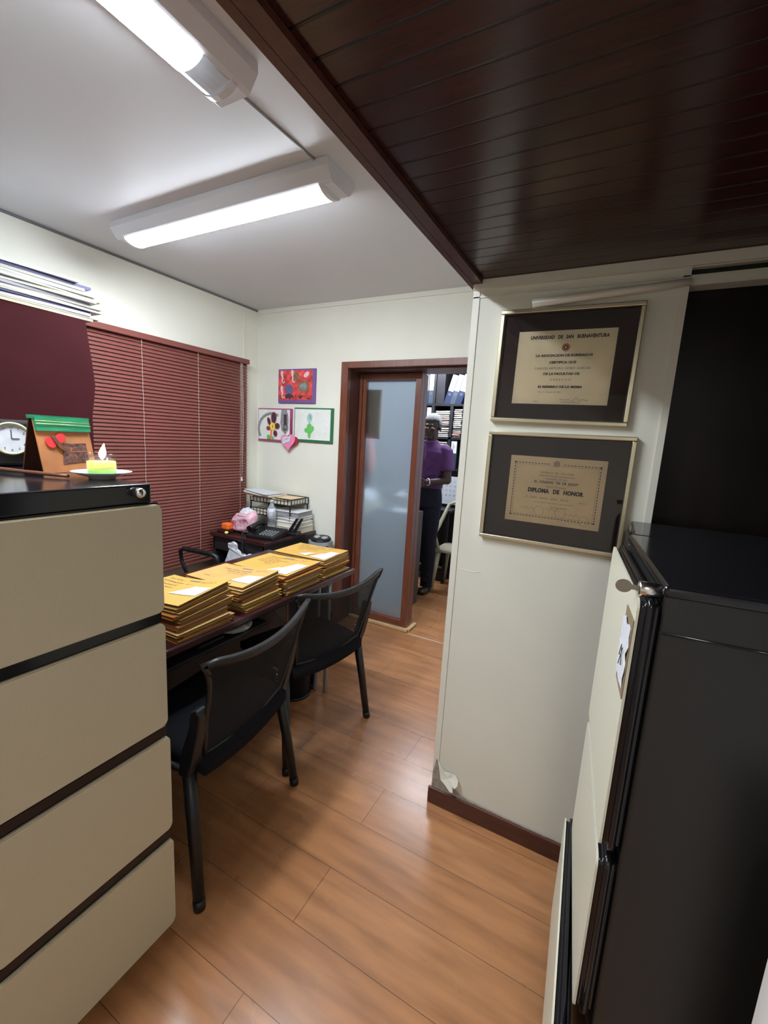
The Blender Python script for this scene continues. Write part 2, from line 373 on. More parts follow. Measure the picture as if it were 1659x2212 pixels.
def obj(name, bm, mats, parent=None, smooth=None, label=None):
    me = bpy.data.meshes.new(name)
    if smooth is not None:
        for f in bm.faces: f.smooth = smooth
    bm.to_mesh(me); bm.free()
    for m in (mats if isinstance(mats, (list, tuple)) else [mats]): me.materials.append(m)
    o = bpy.data.objects.new(name, me); C.objects.link(o)
    if parent: o.parent = parent
    if label: o['label'] = label
    return o
def tag(o, label, cat, group=None, kind=None):
    o['label'] = label; o['category'] = cat
    if group: o['group'] = group
    if kind: o['kind'] = kind
    return o
def thing(name, label, cat, loc=(0, 0, 0), rz=0.0, group=None):
    o = bpy.data.objects.new(name, None); o.empty_display_size = 0.05; C.objects.link(o)
    o.location = loc; o.rotation_euler = (0, 0, rz)
    return tag(o, label, cat, group)
def struct(name, bm, m, parent=None):
    o = obj(name, bm, m, parent)
    if not parent: o['kind'] = 'structure'
    return o
def text_bm(items, face='wall'):
    """items: (string, x, y, size, align, shear, xscale, bold, rot)"""
    out = nb()
    for it in items:
        s, x, y, size = it[:4]; al = it[4] if len(it) > 4 else 'CENTER'; sh = it[5] if len(it) > 5 else 0
        xs = it[6] if len(it) > 6 else 1; bo = it[7] if len(it) > 7 else 0; rot = it[8] if len(it) > 8 else 0
        cu = bpy.data.curves.new('t', 'FONT'); cu.body = s; cu.size = size; cu.align_x = al; cu.shear = sh
        cu.offset = bo; cu.resolution_u = 2
        to = bpy.data.objects.new('t', cu); me = bpy.data.meshes.new_from_object(to)
        M = Matrix.Translation((x, y, 0)) @ Matrix.Rotation(rot, 4, 'Z') @ Matrix.Diagonal((xs, 1, 1, 1))
        if face == 'wall': M = Matrix.Rotation(PI / 2, 4, 'X') @ M
        me.transform(M); out.from_mesh(me)
        bpy.data.meshes.remove(me); bpy.data.objects.remove(to); bpy.data.curves.remove(cu)
    return out
def remeshed(name, bm, mt, parent, voxel=0.008, smooth_it=6, sub=0):
    me = bpy.data.meshes.new('tmp'); bmesh.ops.recalc_face_normals(bm, faces=bm.faces[:]); bm.to_mesh(me); bm.free()
    t = bpy.data.objects.new('tmp', me); C.objects.link(t)
    r = t.modifiers.new('r', 'REMESH'); r.mode = 'VOXEL'; r.voxel_size = voxel; r.use_smooth_shade = True
    if smooth_it:
        s = t.modifiers.new('s', 'SMOOTH'); s.iterations = smooth_it; s.factor = 0.5
    dg = bpy.context.evaluated_depsgraph_get(); me2 = bpy.data.meshes.new_from_object(t.evaluated_get(dg))
    bpy.data.objects.remove(t); bpy.data.meshes.remove(me)
    me2.materials.clear(); me2.materials.append(mt); me2.name = name
    for p in me2.polygons: p.use_smooth = True
    o = bpy.data.objects.new(name, me2); C.objects.link(o)
    if parent: o.parent = parent
    return o
def ellipsoid(bm, c, r, rot=(0, 0, 0), n=16):
    M = Matrix.Translation(c) @ Euler(rot).to_matrix().to_4x4() @ Matrix.Diagonal((*r, 1))
    bmesh.ops.create_uvsphere(bm, u_segments=n, v_segments=n // 2 + 2, radius=1, matrix=M)
def cone(bm, p1, r1, p2, r2, n=14):
    tube(bm, [p1, p2], [r1, r2], n)
def capsule(bm, p1, r1, p2, r2, n=14):
    ellipsoid(bm, p1, (r1,) * 3, n=n); ellipsoid(bm, p2, (r2,) * 3, n=n); cone(bm, p1, r1, p2, r2, n)
def loft(bm, rings, n=24, e=2.3):
    """rings: (cx, cy, z, rx, ry)"""
    R = []
    for cx, cy, z, rx, ry in rings:
        ring = []
        for j in range(n):
            a = 2 * PI * j / n; c, s = math.cos(a), math.sin(a)
            ring.append(bm.verts.new((cx + rx * math.copysign(abs(c) ** (2 / e), c), cy + ry * math.copysign(abs(s) ** (2 / e), s), z)))
        R.append(ring)
    for a, b in zip(R, R[1:]):
        for j in range(n): bm.faces.new((a[j], a[(j + 1) % n], b[(j + 1) % n], b[j]))
    bm.faces.new(R[0][::-1]); bm.faces.new(R[-1])

# ================================================================ THE SETTING
ZC, ZD = 2.434, 2.016      # white ceiling, low wooden ceiling
XL, YB, YD = -2.70, 2.76, 1.52   # left wall, back wall, wall with the diplomas
struct('floor', bbox(-3.3, 1.6, -1.8, 5.0, -0.05, 0.0, 0), M_floor)
bm = nb(); box(bm, XL - 0.1, -0.5, -1.8, YB + 0.12, ZC, ZC + 0.05); struct('ceiling', bm, M_ceil)
bm = nb(); box(bm, -0.505, 1.6, -1.8, YD, ZD, ZD + 0.03)
struct('ceiling_low', bm, M_boards)
bm = nb(); box(bm, -0.52, -0.503, -1.8, YD + 0.12, ZD - 0.012, ZC - 0.002); box(bm, -0.5, -0.47, -1.8, YD - 0.005, ZD - 0.014, ZD - 0.001)
struct('trim_1', bm, M_woodD)
# left wall with a window opening behind the blind
bm = nb()
box(bm, XL - 0.12, XL, -1.8, 0.7, 0, ZC); box(bm, XL - 0.12, XL, 2.5, YB + 0.12, 0, ZC)
box(bm, XL - 0.12, XL, 0.7, 2.5, 0, 0.62); box(bm, XL - 0.12, XL, 0.7, 2.5, 1.92, ZC)
struct('wall_left', bm, M_wall)
bm = nb()
for a in ((0.7, 0.74, 0.62, 1.92), (2.46, 2.5, 0.62, 1.92), (0.74, 2.46, 0.62, 0.66), (0.74, 2.46, 1.88, 1.92), (1.58, 1.62, 0.66, 1.88)):
    box(bm, XL - 0.08, XL - 0.03, a[0], a[1], a[2], a[3])
wf = struct('window_1', bm, M_woodD)
o = obj('window_pane', bbox(XL - 0.062, XL - 0.056, 0.74, 2.46, 0.66, 1.88, 0), M_night, wf)
# back wall with the door opening
bm = nb()
box(bm, XL, -1.845, YB, YB + 0.12, 0, ZC); box(bm, -1.845, -0.80, YB, YB + 0.12, 2.0, ZC); box(bm, -0.80, 0.2, YB, YB + 0.12, 0, ZC)
struct('wall_back', bm, M_wall)
# wall with the diplomas, its return and its header above the dark doorway
bm = nb()
box(bm, -0.502, 0.098, YD, YD + 0.10, 0, ZD); box(bm, -0.502, -0.42, YD + 0.10, YB, 0, ZC)
box(bm, -0.502, 1.6, YD, YD + 0.10, ZD, ZC)
struct('wall_diploma', bm, M_wall)
bm = nb(); box(bm, -0.5, 1.6, YD - 0.012, YD + 0.02, ZD - 0.030, ZD - 0.001); struct('trim_2', bm, M_trimw)
bm = nb(); box(bm, 0.098, 0.116, YD - 0.006, YD + 0.1, 0, 1.936); struct('trim_3', bm, M_trimw)
bm = nb(); box(bm, 0.098, 1.6, YD - 0.006, YD + 0.10, 1.936, 1.960); box(bm, -0.5, 1.6, YD - 0.004, YD, 1.960, 1.964)
box(bm, 0.098, 0.116, YD - 0.004, YD + 0.1, 1.960, 1.99); struct('trim_4', bm, M_trimw)
bm = nb(); box(bm, 0.116, 1.6, YD + 0.03, YD + 0.05, 1.955, 1.995); struct('trim_5', bm, M_slotdark)
bm = nb(); box(bm, 0.116, 1.6, YD - 0.002, YD + 0.02, 1.984, 1.992); struct('trim_6', bm, M_trimw)
d2 = struct('door_2', bbox(0.118, 1.1, YD + 0.045, YD + 0.085, 0.0, 1.936, 0.002), M_doordark)
bm = nb(); box(bm, 1.1, 1.6, YD, YD + 0.1, 0, ZD); struct('wall_diploma_end', bm, M_wall)
# corner strips
bm = nb(); box(bm, -0.5, -0.478, YD - 0.004, YD + 0.002, 0.07, ZD - 0.03); struct('trim_7', bm, M_trimw)
bm = nb(); box(bm, -1.0, -0.502, YB - 0.012, YB, ZC - 0.03, ZC); box(bm, XL, -1.0, YB - 0.012, YB, ZC - 0.03, ZC); struct('trim_8', bm, M_trimw)
bm = nb(); box(bm, XL, XL + 0.008, -1.8, YB, ZC - 0.012, ZC - 0.0005); struct('shadow_line_trim', bm, mat('painted_shadow_line', (0.16, 0.16, 0.17), 0.8))  # dark strip painting the shadow line where left wall meets ceiling
bm = nb(); box(bm, XL, XL + 0.012, 2.60, 2.612, 0, ZC - 0.02); struct('trim_10', bm, M_trimw)
# right wall pier beside the filing cabinet, far right wall, wall behind the camera
M_pinkw = mat('pale_pinkish_wall', (0.70, 0.66, 0.63), 0.6)
struct('wall_right', bbox(0.43, 1.6, -1.8, 0.45, 0, ZD, 0), M_pinkw)
struct('wall_right_return', bbox(0.273, 1.55, 0.45, 0.70, 0, 0.95, 0), M_pinkw)
bm = nb(); box(bm, 1.55, 1.6, 0.44, YD, 0, ZD); struct('wall_right_far', bm, M_wall)
bm = nb(); box(bm, XL, 1.6, -1.85, -1.8, 0, ZC); struct('wall_front', bm, M_wall)
# baseboard of the diploma wall, worn paint above it
bm = nb(); box(bm, -0.512, 0.10, YD - 0.014, YD - 0.0005, 0, 0.072); bevel(bm, 0.004, 2); struct('baseboard_diploma', bm, M_base)
bm = nb(); box(bm, XL, -1.85, YB - 0.014, YB - 0.0005, 0, 0.072); struct('baseboard_back', bm, M_base)
bm = nb()
prism(bm, [(-0.499, 0.072), (-0.499, 0.14), (-0.488, 0.205), (-0.478, 0.19), (-0.468, 0.165), (-0.45, 0.13), (-0.40, 0.098), (-0.38, 0.086), (-0.33, 0.079), (-0.2, 0.075), (-0.05, 0.073), (-0.05, 0.0715)], 0.0016, Matrix.Translation((0, YD - 0.0016 - 0.004, 0)))
tag(obj('bare_plaster_patch', bm, M_plaster), 'patch of bare grey plaster above the baseboard at the wall corner', 'plaster patch')
bm = nb()
vv = [(-0.482, 0.203, 0), (-0.462, 0.176, .002), (-0.447, 0.164, .003), (-0.424, 0.170, .007), (-0.402, 0.172, .008), (-0.388, 0.160, .014), (-0.387, 0.140, .020), (-0.398, 0.124, .022), (-0.408, 0.127, .018), (-0.402, 0.106, .024), (-0.415, 0.102, .022), (-0.443, 0.117, .012), (-0.462, 0.126, .007), (-0.468, 0.15, .004)]
a = [bm.verts.new((x, YD - 0.007 - d, z)) for x, z, d in vv]; b_ = [bm.verts.new((x, YD - 0.0055 - d, z)) for x, z, d in vv]
ca = bm.verts.new((-0.43, YD - 0.015, 0.145)); cb = bm.verts.new((-0.43, YD - 0.0135, 0.145))
for i in range(len(a)):
    j = (i + 1) % len(a); bm.faces.new((a[i], a[j], ca)); bm.faces.new((b_[j], b_[i], cb)); bm.faces.new((a[j], a[i], b_[i], b_[j]))
tag(obj('peeling_paint_flake', bm, M_trimw), 'curled flake of cream paint peeling off the corner above the baseboard', 'paint flake')

# ---- door frame (door_1) and its fixed frosted glass panel
d1 = struct('door_1', (lambda b: b)(nb()), M_wood)
bm = nb(); box(bm, -1.858, -1.80, YB - 0.022, YB + 0.02, 0, 2.010); box(bm, -1.80, -0.80, YB - 0.022, YB + 0.02, 1.965, 2.010); box(bm, -0.845, -0.80, YB - 0.022, YB + 0.02, 0, 1.965)
bevel(bm, 0.002, 1); obj('door_casing', bm, M_wood, d1)
bm = nb(); box(bm, -1.844, -1.808, YB + 0.02, 3.02, 0, 1.985); box(bm, -1.808, -0.84, YB + 0.02, 3.02, 1.955, 1.985); box(bm, -0.84, -0.80, YB + 0.02, 3.02, 0, 1.985)
obj('door_jamb', bm, M_woodD, d1)
pn = thing('glass_panel', 'narrow frosted glass panel in a reddish wooden frame inside the doorway', 'glass panel', (-1.53, 2.95, 0))
def L_(x, y, z): return (x + 1.53, y - 2.95, z)
bm = nb()
for x0, x1, z0, z1 in ((-1.806, -1.783, 0.03, 1.952), (-1.776, -1.745, 0.03, 1.945), (-1.335, -1.289, 0.03, 1.952), (-1.745, -1.335, 0.03, 0.078), (-1.745, -1.335, 1.905, 1.952)):
    box(bm, x0 + 1.53, x1 + 1.53, -0.03, 0.03, z0, z1)
box(bm, -1.783 + 1.53, -1.776 + 1.53, -0.015, 0.02, 0.03, 1.945)
box(bm, -1.302 + 1.53, -1.289 + 1.53, 0.0305, 0.09, 0.03, 1.952)
bevel(bm, 0.002, 1); obj('panel_frame', bm, M_wood, pn)
obj('frosted_pane', bbox(-1.747 + 1.53, -1.333 + 1.53, -0.004, 0.004, 0.076, 1.907, 0), M_frost, pn)
bm = nb(); box(bm, -1.80 + 1.53, -1.262 + 1.53, -0.055, -0.031, 0.0, 0.028); box(bm, -1.282 + 1.53, -1.252 + 1.53, -0.031, 0.115, 0.0, 0.026); bevel(bm, 0.007, 2)
obj('floor_strip', bm, M_blond, pn, label='blond wooden strip along the foot of the panel')
# threshold
bm = nb(); box(bm, -1.25, -0.93, 2.885, 2.897, 0, 0.003); struct('trim_11', bm, mat('worn_threshold', (0.50, 0.34, 0.24), 0.4))

# ---- archive room shell
struct('wall_archive_back', bbox(-3.2, 0.2, 4.88, 4.95, 0, 2.5, 0), M_backwall)
struct('wall_archive_left', bbox(-3.25, -3.2, YB + 0.12, 4.95, 0, 2.5, 0), M_backwall)
struct('wall_archive_right', bbox(-0.42, -0.35, YB + 0.12, 4.95, 0, 2.5, 0), M_backwall)
struct('ceiling_archive', bbox(-3.2, -0.35, YB + 0.12, 4.95, 2.5, 2.55, 0), M_ceil)

# ================================================================ CEILING LAMPS
def lamp(name, label, loc, rz, length, glowm, clear_end=False, group=None):
    """fixture along local x, hanging under z=0"""
    t = thing(name, label, 'ceiling lamp', loc, rz, group)
    h = length / 2
    prof = [(-0.088, 0), (-0.088, -0.026), (-0.062, -0.060), (-0.05, -0.067), (0.05, -0.067), (0.062, -0.060), (0.088, -0.026), (0.088, 0)]
    bm = nb(); M = Matrix.Rotation(PI / 2, 4, 'Z')
    prism(bm, prof, length, Matrix.Translation((h, 0, -0.0005)) @ M)
    obj('housing', bm, M_lampw, t)
    ln = []
    for i in range(9):
        a = PI * i / 8; ln.append((0.052 * math.cos(a), -0.062 - 0.024 * math.sin(a)))
    bm = nb(); hh = h - 0.060; ce = 0.085 if clear_end else 0.0
    prism(bm, ln, 2 * hh - ce, Matrix.Translation((hh - ce, 0, 0)) @ M); obj('diffuser', bm, glowm, t, label='lit white diffuser')
    for s in (-1, 1):
        bm = nb(); ln2 = [(1.12 * x, -0.058 + 1.12 * (z + 0.06)) for x, z in ln]
        prism(bm, ln2, 0.02, Matrix.Translation((s * hh + 0.02 * (s > 0), 0, 0)) @ M); obj('end_cap', bm, M_lampw, t)
    if clear_end:
        bm = nb(); prism(bm, ln, ce - 0.002, Matrix.Translation((hh - 0.001, 0, 0)) @ M); obj('lens_end', bm, M_clearend, t, label='unlit clear end of the lens')
    return t
lamp('ceiling_lamp', 'white tube lamp on the ceiling lying crosswise, the far one nearer the door', (-1.665, 1.455, ZC), 0, 1.29, M_glow)
lamp('ceiling_lamp', 'white tube lamp on the ceiling at the top edge, with a clear unlit lens end', (-1.06, 0.345, ZC), PI / 2, 1.28, M_glow, clear_end=True)
bm = nb(); tube(bm, [(-1.095, 0.985, ZC - 0.004), (-1.085, 1.2, ZC - 0.004), (-1.075, 1.375, ZC - 0.004)], 0.004, 6)
tag(obj('lamp_cable', bm, mat('grey_cable', (0.30, 0.30, 0.31), 0.6)), 'thin grey cable on the white ceiling linking the two tube lamps', 'cable')
lamp('ceiling_lamp', 'added warm fill lamp under the low ceiling, unseen behind the viewer', (0.30, -0.52, ZD - 0.001), PI / 2, 0.9, M_glow_fill)  # added fill light, out of view, brightens the cabinet fronts
lamp('ceiling_lamp', 'tube lamp on the archive room ceiling behind the doorway', (-1.65, 4.05, 2.499), 0, 1.3, M_glow_back)

# ================================================================ BLIND
bl = thing('venetian_blind', 'wine-red venetian blind with narrow closed slats covering the left wall window', 'blind', (-2.64, 1.47, 0.48))
def Bz(z): return z - 0.48
YL0, YL1 = 0.30 - 1.47, 2.585 - 1.47
obj('headrail', bbox(-0.028, 0.028, YL0, YL1, Bz(1.985), Bz(2.02), 0.003), M_blind, bl)
bm = nb(); n = 66; z = 1.978
for i in range(n):
    zz = Bz(1.975 - i * 0.0222); M = Matrix.Translation((0.0, 0, zz)) @ Matrix.Rotation(math.radians(62), 4, 'Y')
    k = 4; vsA = []
    for j in range(k + 1):
        x = -0.0125 + 0.025 * j / k; dz = 0.0018 * (1 - (2 * j / k - 1) ** 2)
        vsA.append([bm.verts.new(M @ Vector((x, y, dz))) for y in (YL0 + 0.004, YL1 - 0.004)])
    for j in range(k): bm.faces.new((vsA[j][0], vsA[j + 1][0], vsA[j + 1][1], vsA[j][1]))
so = obj('slats', bm, M_blind, bl); sm = so.modifiers.new('s', 'SOLIDIFY'); sm.thickness = 0.0006
obj('bottom_rail', bbox(-0.012, 0.012, YL0, YL1, Bz(0.487), Bz(0.505), 0.003), M_blind, bl)
for y in (0.85, 1.285, 1.713, 2.118, 2.50):
    bm = nb(); tube(bm, [(0.0165 + 0.0012 * math.sin(i * 1.3), y - 1.47, Bz(1.985 - i * 0.0222)) for i in range(67)], 0.0011, 5)
    obj('ladder_cord', bm, M_string, bl)
bm = nb()
for k, (dy, zb) in enumerate(((0, 1.11), (0.012, 1.14))):
    tube(bm, [(0.034, 2.494 - 1.47 + dy, Bz(1.98)), (0.036, 2.496 - 1.47 + dy * 1.3, Bz(1.5)), (0.036, 2.498 - 1.47 + dy * 0.4, Bz(zb))], 0.0014, 5)
lathe(bm, [(0.002, 0.03), (0.006, 0.02), (0.009, 0.0), (0.007, -0.004)], 10, (0.036, 2.496 - 1.47, Bz(1.082)))
obj('pull_cord', bm, mat('white_cord', (0.70, 0.66, 0.60), 0.6), bl, label='white pull cord with a tassel')

# ================================================================ BURGUNDY CUPBOARD WITH PAPERS ON TOP
cp = thing('cupboard', 'tall burgundy cupboard by the window with papers piled on top', 'cupboard', (-2.42, 0.75, 0))
prof = [(0.20, 0), (0.425, 0), (0.427, 0.9), (0.433, 1.5), (0.445, 1.58), (0.452, 1.645), (0.444, 1.74), (0.430, 1.86), (0.424, 1.925), (-0.45, 1.925), (-0.45, 0)]
bm = nb(); prism(bm, prof[1:], 0.385, Matrix.Translation((0.22, 0, 0)) @ Matrix.Rotation(PI / 2, 4, 'Z'))
for v in bm.verts: pass
obj('cupboard_body', bm, M_burg, cp)
bm = nb(); box(bm, 0.2205, 0.222, -0.06, -0.057, 0.06, 1.9); obj('door_gap', bm, M_black, cp)
tones = [M_white, M_paper2, M_white, mat('blue_binder_edge', (0.03, 0.035, 0.13), 0.4), M_paper2, M_white, mat('olive_folder', (0.35, 0.34, 0.18), 0.6), M_white, mat('grey_folder', (0.30, 0.30, 0.33), 0.6), M_white, M_paper2, mat('buff_folder', (0.60, 0.50, 0.33), 0.6), mat('navy_folder', (0.03, 0.03, 0.12), 0.4), M_white, M_paper2, mat('violet_folder', (0.10, 0.08, 0.22), 0.5)]
cols = ['buff', 'buff', 'white', 'navy', 'cream', 'white', 'olive', 'white', 'grey', 'white', 'cream', 'buff', 'navy', 'white', 'cream', 'violet']
seq = [tones[11], M_paper2, M_white, tones[3], M_paper2, M_white, M_paper2, tones[8], M_white, tones[6], M_white, M_paper2, M_white, M_paper2, tones[12], M_white]
nm = ['buff', 'cream', 'white', 'navy', 'cream', 'white', 'cream', 'grey', 'white', 'olive', 'white', 'cream', 'white', 'cream', 'navy', 'white']
z = 1.9255; ordn = ['lowest', 'second', 'third', 'fourth', 'fifth', 'sixth', 'seventh', 'eighth', 'ninth', 'tenth', 'eleventh', 'twelfth', 'thirteenth', 'fourteenth', 'fifteenth', 'topmost']
for i, m in enumerate(seq):
    th = random.choice((0.008, 0.010, 0.013)) if i else 0.012
    wx, wy = 0.34, 0.52
    off = random.uniform(-0.03, 0.03) + (0.03 if i in (6, 8, 9, 10) else 0) - (0.04 if i > 12 else 0)
    bm = nb(); k = 12; rowsT = []
    up = 0.0
    for j in range(k + 1):
        u = j / k; y = -wy / 2 + wy * u; dz = -up * 1.2 * u + up * math.sin(u * 5) * 0.3
        rowsT.append([bm.verts.new((sx * wx / 2, y, dz + zz + 0)) for sx in (-1, 1) for zz in (0, th * 0.86)])
    for p, q in zip(rowsT, rowsT[1:]):
        bm.faces.new((p[0], q[0], q[2], p[2])); bm.faces.new((p[1], p[3], q[3], q[1])); bm.faces.new((p[0], p[1], q[1], q[0])); bm.faces.new((p[2], q[2], q[3], p[3]))
    bm.faces.new(rowsT[0][0:2] + rowsT[0][2:4][::-1]); bm.faces.new((rowsT[-1][0], rowsT[-1][1], rowsT[-1][3], rowsT[-1][2]))
    bmesh.ops.recalc_face_normals(bm, faces=bm.faces[:])
    o = obj('paper_sheaf', bm, m); o.location = (-2.36 + random.uniform(-.01, .01), 0.955 + off, z); o.rotation_euler = (0, 0, random.uniform(-0.07, 0.07))
    tag(o, '%s sheaf of papers on the burgundy cupboard, %s in the pile' % (nm[i], ordn[i] + (' from below' if 0 < i < 15 else '')), 'papers', 'papers piled on the burgundy cupboard')
    z += th

# ================================================================ PICTURES ON THE BACK WALL
def picture(name, label, x0, x1, z0, z1, fm, pm, bw, bwb=None):
    t = thing(name, label, 'picture', ((x0 + x1) / 2, YB, z0)); W = x1 - x0; H = z1 - z0
    bm = nb(); bx = bwb or bw
    box(bm, -W / 2, W / 2, -0.016, -0.0005, 0, H); bevel(bm, 0.0015, 1); obj('frame_board', bm, fm, t)
    bm = nb(); box(bm, -W / 2 + bw * 0.8, W / 2 - bx, -0.0185, -0.0155, bx * 0.9, H - bw); obj('painting', bm, pm, t)
    return t, W, H
def decal(name, parent, shapes, mats, y):
    bm = nb()
    for k, (poly, mi) in enumerate(shapes): prism(bm, poly, 0.0006, Matrix.Translation((0, y - 0.0003 * k, 0)), mi)
    return obj(name, bm, mats, parent)
t, W, H = picture('painting_picture', 'red finger painting in a purple frame, above the other two pictures', -2.462, -2.095, 1.712, 1.972, M_purple, M_artred, 0.012, 0.026)
sh = lambda cx, cz, s: [(cx + s * a, cz + s * b) for a, b in ((0, .5), (.12, .45), (.22, .3), (.14, .25), (.2, .05), (.22, -.15), (.12, -.3), (.18, -.42), (.28, -.38), (.3, -.28), (.36, -.36), (.28, -.5), (.12, -.48), (.02, -.3), (.06, -.1), (-.04, .1), (-.08, .3))]
decal('painted_shapes', t, [(sh(-0.15, 0.20, 0.10), 0), (sh(-0.15, 0.085, 0.10), 0), (sh(-0.045, 0.205, 0.10), 0), (ell(0.10, 0.215, 0.03, 0.018, 12, .6), 0), (ell(0.0, 0.20, 0.03, 0.035), 2),
      (ell(0.075, 0.125, 0.055, 0.045), 2), (ell(0.075, 0.125, 0.040, 0.026), 3), (ell(-0.07, 0.105, 0.042, 0.038), 4),
      ([(-0.11, 0.06), (-0.07, 0.072), (-0.03, 0.06), (-0.02, 0.035), (-0.045, 0.045), (-0.06, 0.025), (-0.075, 0.04), (-0.095, 0.028)], 1), ([(0.025, 0.055), (0.06, 0.055), (0.085, 0.062), (0.06, 0.045), (0.042, 0.028)], 1), (ell(0.125, 0.035, 0.012, 0.008), 1)],
      [M_artpale, M_artdark, M_artolive, M_artgrey, M_artblue], -0.0192)
t, W, H = picture('painting_picture', 'child flower painting in a magenta frame, left of the green framed one', -2.675, -2.318, 1.402, 1.668, M_magenta, M_artwhite, 0.010, 0.018)
arc = [(-0.03 + 0.15 * math.cos(a) - 0.0, 0.10 + 0.135 * math.sin(a)) for a in [math.radians(v) for v in range(60, 215, 10)]]
arc2 = [(-0.03 + 0.125 * math.cos(a), 0.10 + 0.112 * math.sin(a)) for a in [math.radians(v) for v in range(210, 55, -10)]]
decal('painted_flower', t, [(arc + arc2, 0), ([(0.075, 0.255), (0.13, 0.255), (0.148, 0.2), (0.15, 0.1), (0.12, 0.06), (0.08, 0.09), (0.065, 0.15)], 0), ([(0.10, 0.22), (0.13, 0.22), (0.135, 0.1), (0.10, 0.09)], 1), (ell(0.117, 0.12, 0.012, 0.016), 0),
      (ell(-0.005, 0.19, 0.030, 0.048), 5), (ell(-0.055, 0.16, 0.018, 0.036, 16, .4), 5), (ell(-0.06, 0.105, 0.024, 0.018), 5), (ell(0.032, 0.125, 0.030, 0.026), 5), (ell(0.015, 0.065, 0.022, 0.028, 16, .3), 5),
      (ell(-0.003, 0.19, 0.022, 0.04), 1), (ell(-0.053, 0.16, 0.012, 0.028, 16, .4), 1), (ell(0.036, 0.125, 0.02, 0.019), 1), (ell(0.015, 0.065, 0.013, 0.018, 16, .3), 1),
      (ell(-0.015, 0.122, 0.027, 0.030), 2), ([(-0.018, 0.11), (-0.012, 0.108), (-0.008, 0.132), (-0.014, 0.134)], 1), ([(-0.035, 0.02), (-0.025, 0.02), (-0.02, 0.095), (-0.035, 0.09)], 3), (ell(-0.055, 0.035, 0.02, 0.018), 4), (ell(-0.01, 0.03, 0.012, 0.012), 4)],
      [M_artgrey, M_artdark, M_arty, M_orange, M_artg, M_red], -0.0192)
t, W, H = picture('painting_picture', 'child painting of a pale blue tulip in a dark green frame', -2.292, -1.921, 1.416, 1.678, M_greenf, M_artwhite, 0.011, 0.020)
decal('painted_tulip', t, [(ell(-0.03, 0.185, 0.026, 0.038), 0), (ell(-0.025, 0.19, 0.010, 0.022, 12, .3), 1), (ell(-0.03, 0.10, 0.028, 0.045), 1), (ell(-0.058, 0.088, 0.022, 0.018, 14, -.5), 1), (ell(-0.005, 0.10, 0.018, 0.026, 14, -.4), 1), (ell(-0.03, 0.055, 0.014, 0.026), 1),
      ([(-0.032, 0.14), (-0.027, 0.14), (-0.027, 0.155), (-0.032, 0.155)], 1)], [M_artlb, M_artg], -0.0192)
def heart(cx, cz, s, rot=0.0):
    pts = []
    for i in range(28):
        a = 2 * PI * i / 28; x = 16 * math.sin(a) ** 3 / 17; zc = (13 * math.cos(a) - 5 * math.cos(2 * a) - 2 * math.cos(3 * a) - math.cos(4 * a)) / 17
        pts.append((cx + s * (x * math.cos(rot) - zc * math.sin(rot)), cz + s * (x * math.sin(rot) + zc * math.cos(rot))))
    return pts
ht = thing('heart_ornament', 'pink foam heart with a white note, hanging between the two lower pictures', 'heart ornament', (-2.33, YB - 0.02, 1.42))
bm = nb(); prism(bm, heart(0.03, -0.005, 0.062, -0.25), 0.004, Matrix.Translation((0, -0.008, 0))); obj('rear_heart', bm, M_redfoam, ht, label='dark red heart behind the pink one')
bm = nb(); prism(bm, heart(-0.002, -0.01, 0.078, 0.05), 0.005, Matrix.Translation((0, -0.022, 0))); obj('front_heart', bm, M_pinkfoam, ht)
bm = nb(); prism(bm, [(-0.05, -0.035), (0.02, -0.01), (0.03, 0.035), (-0.055, 0.02)], 0.002, Matrix.Translation((0, -0.026, 0))); obj('note', bm, M_white, ht, label='white note')
bm = text_bm([('A Sofi', -0.012, 0.003, 0.018, 'CENTER', 0.4, 1, 0, 0.25)]); bm.transform(Matrix.Translation((0, -0.0268, 0))); obj('handwriting', bm, M_red, ht)
bm = nb(); tube(bm, [(0.02, -0.008, 0.05), (0.012, -0.006, 0.12), (0.01, -0.004, 0.17)], 0.002, 5); obj('hanging_loop', bm, M_woodD, ht)

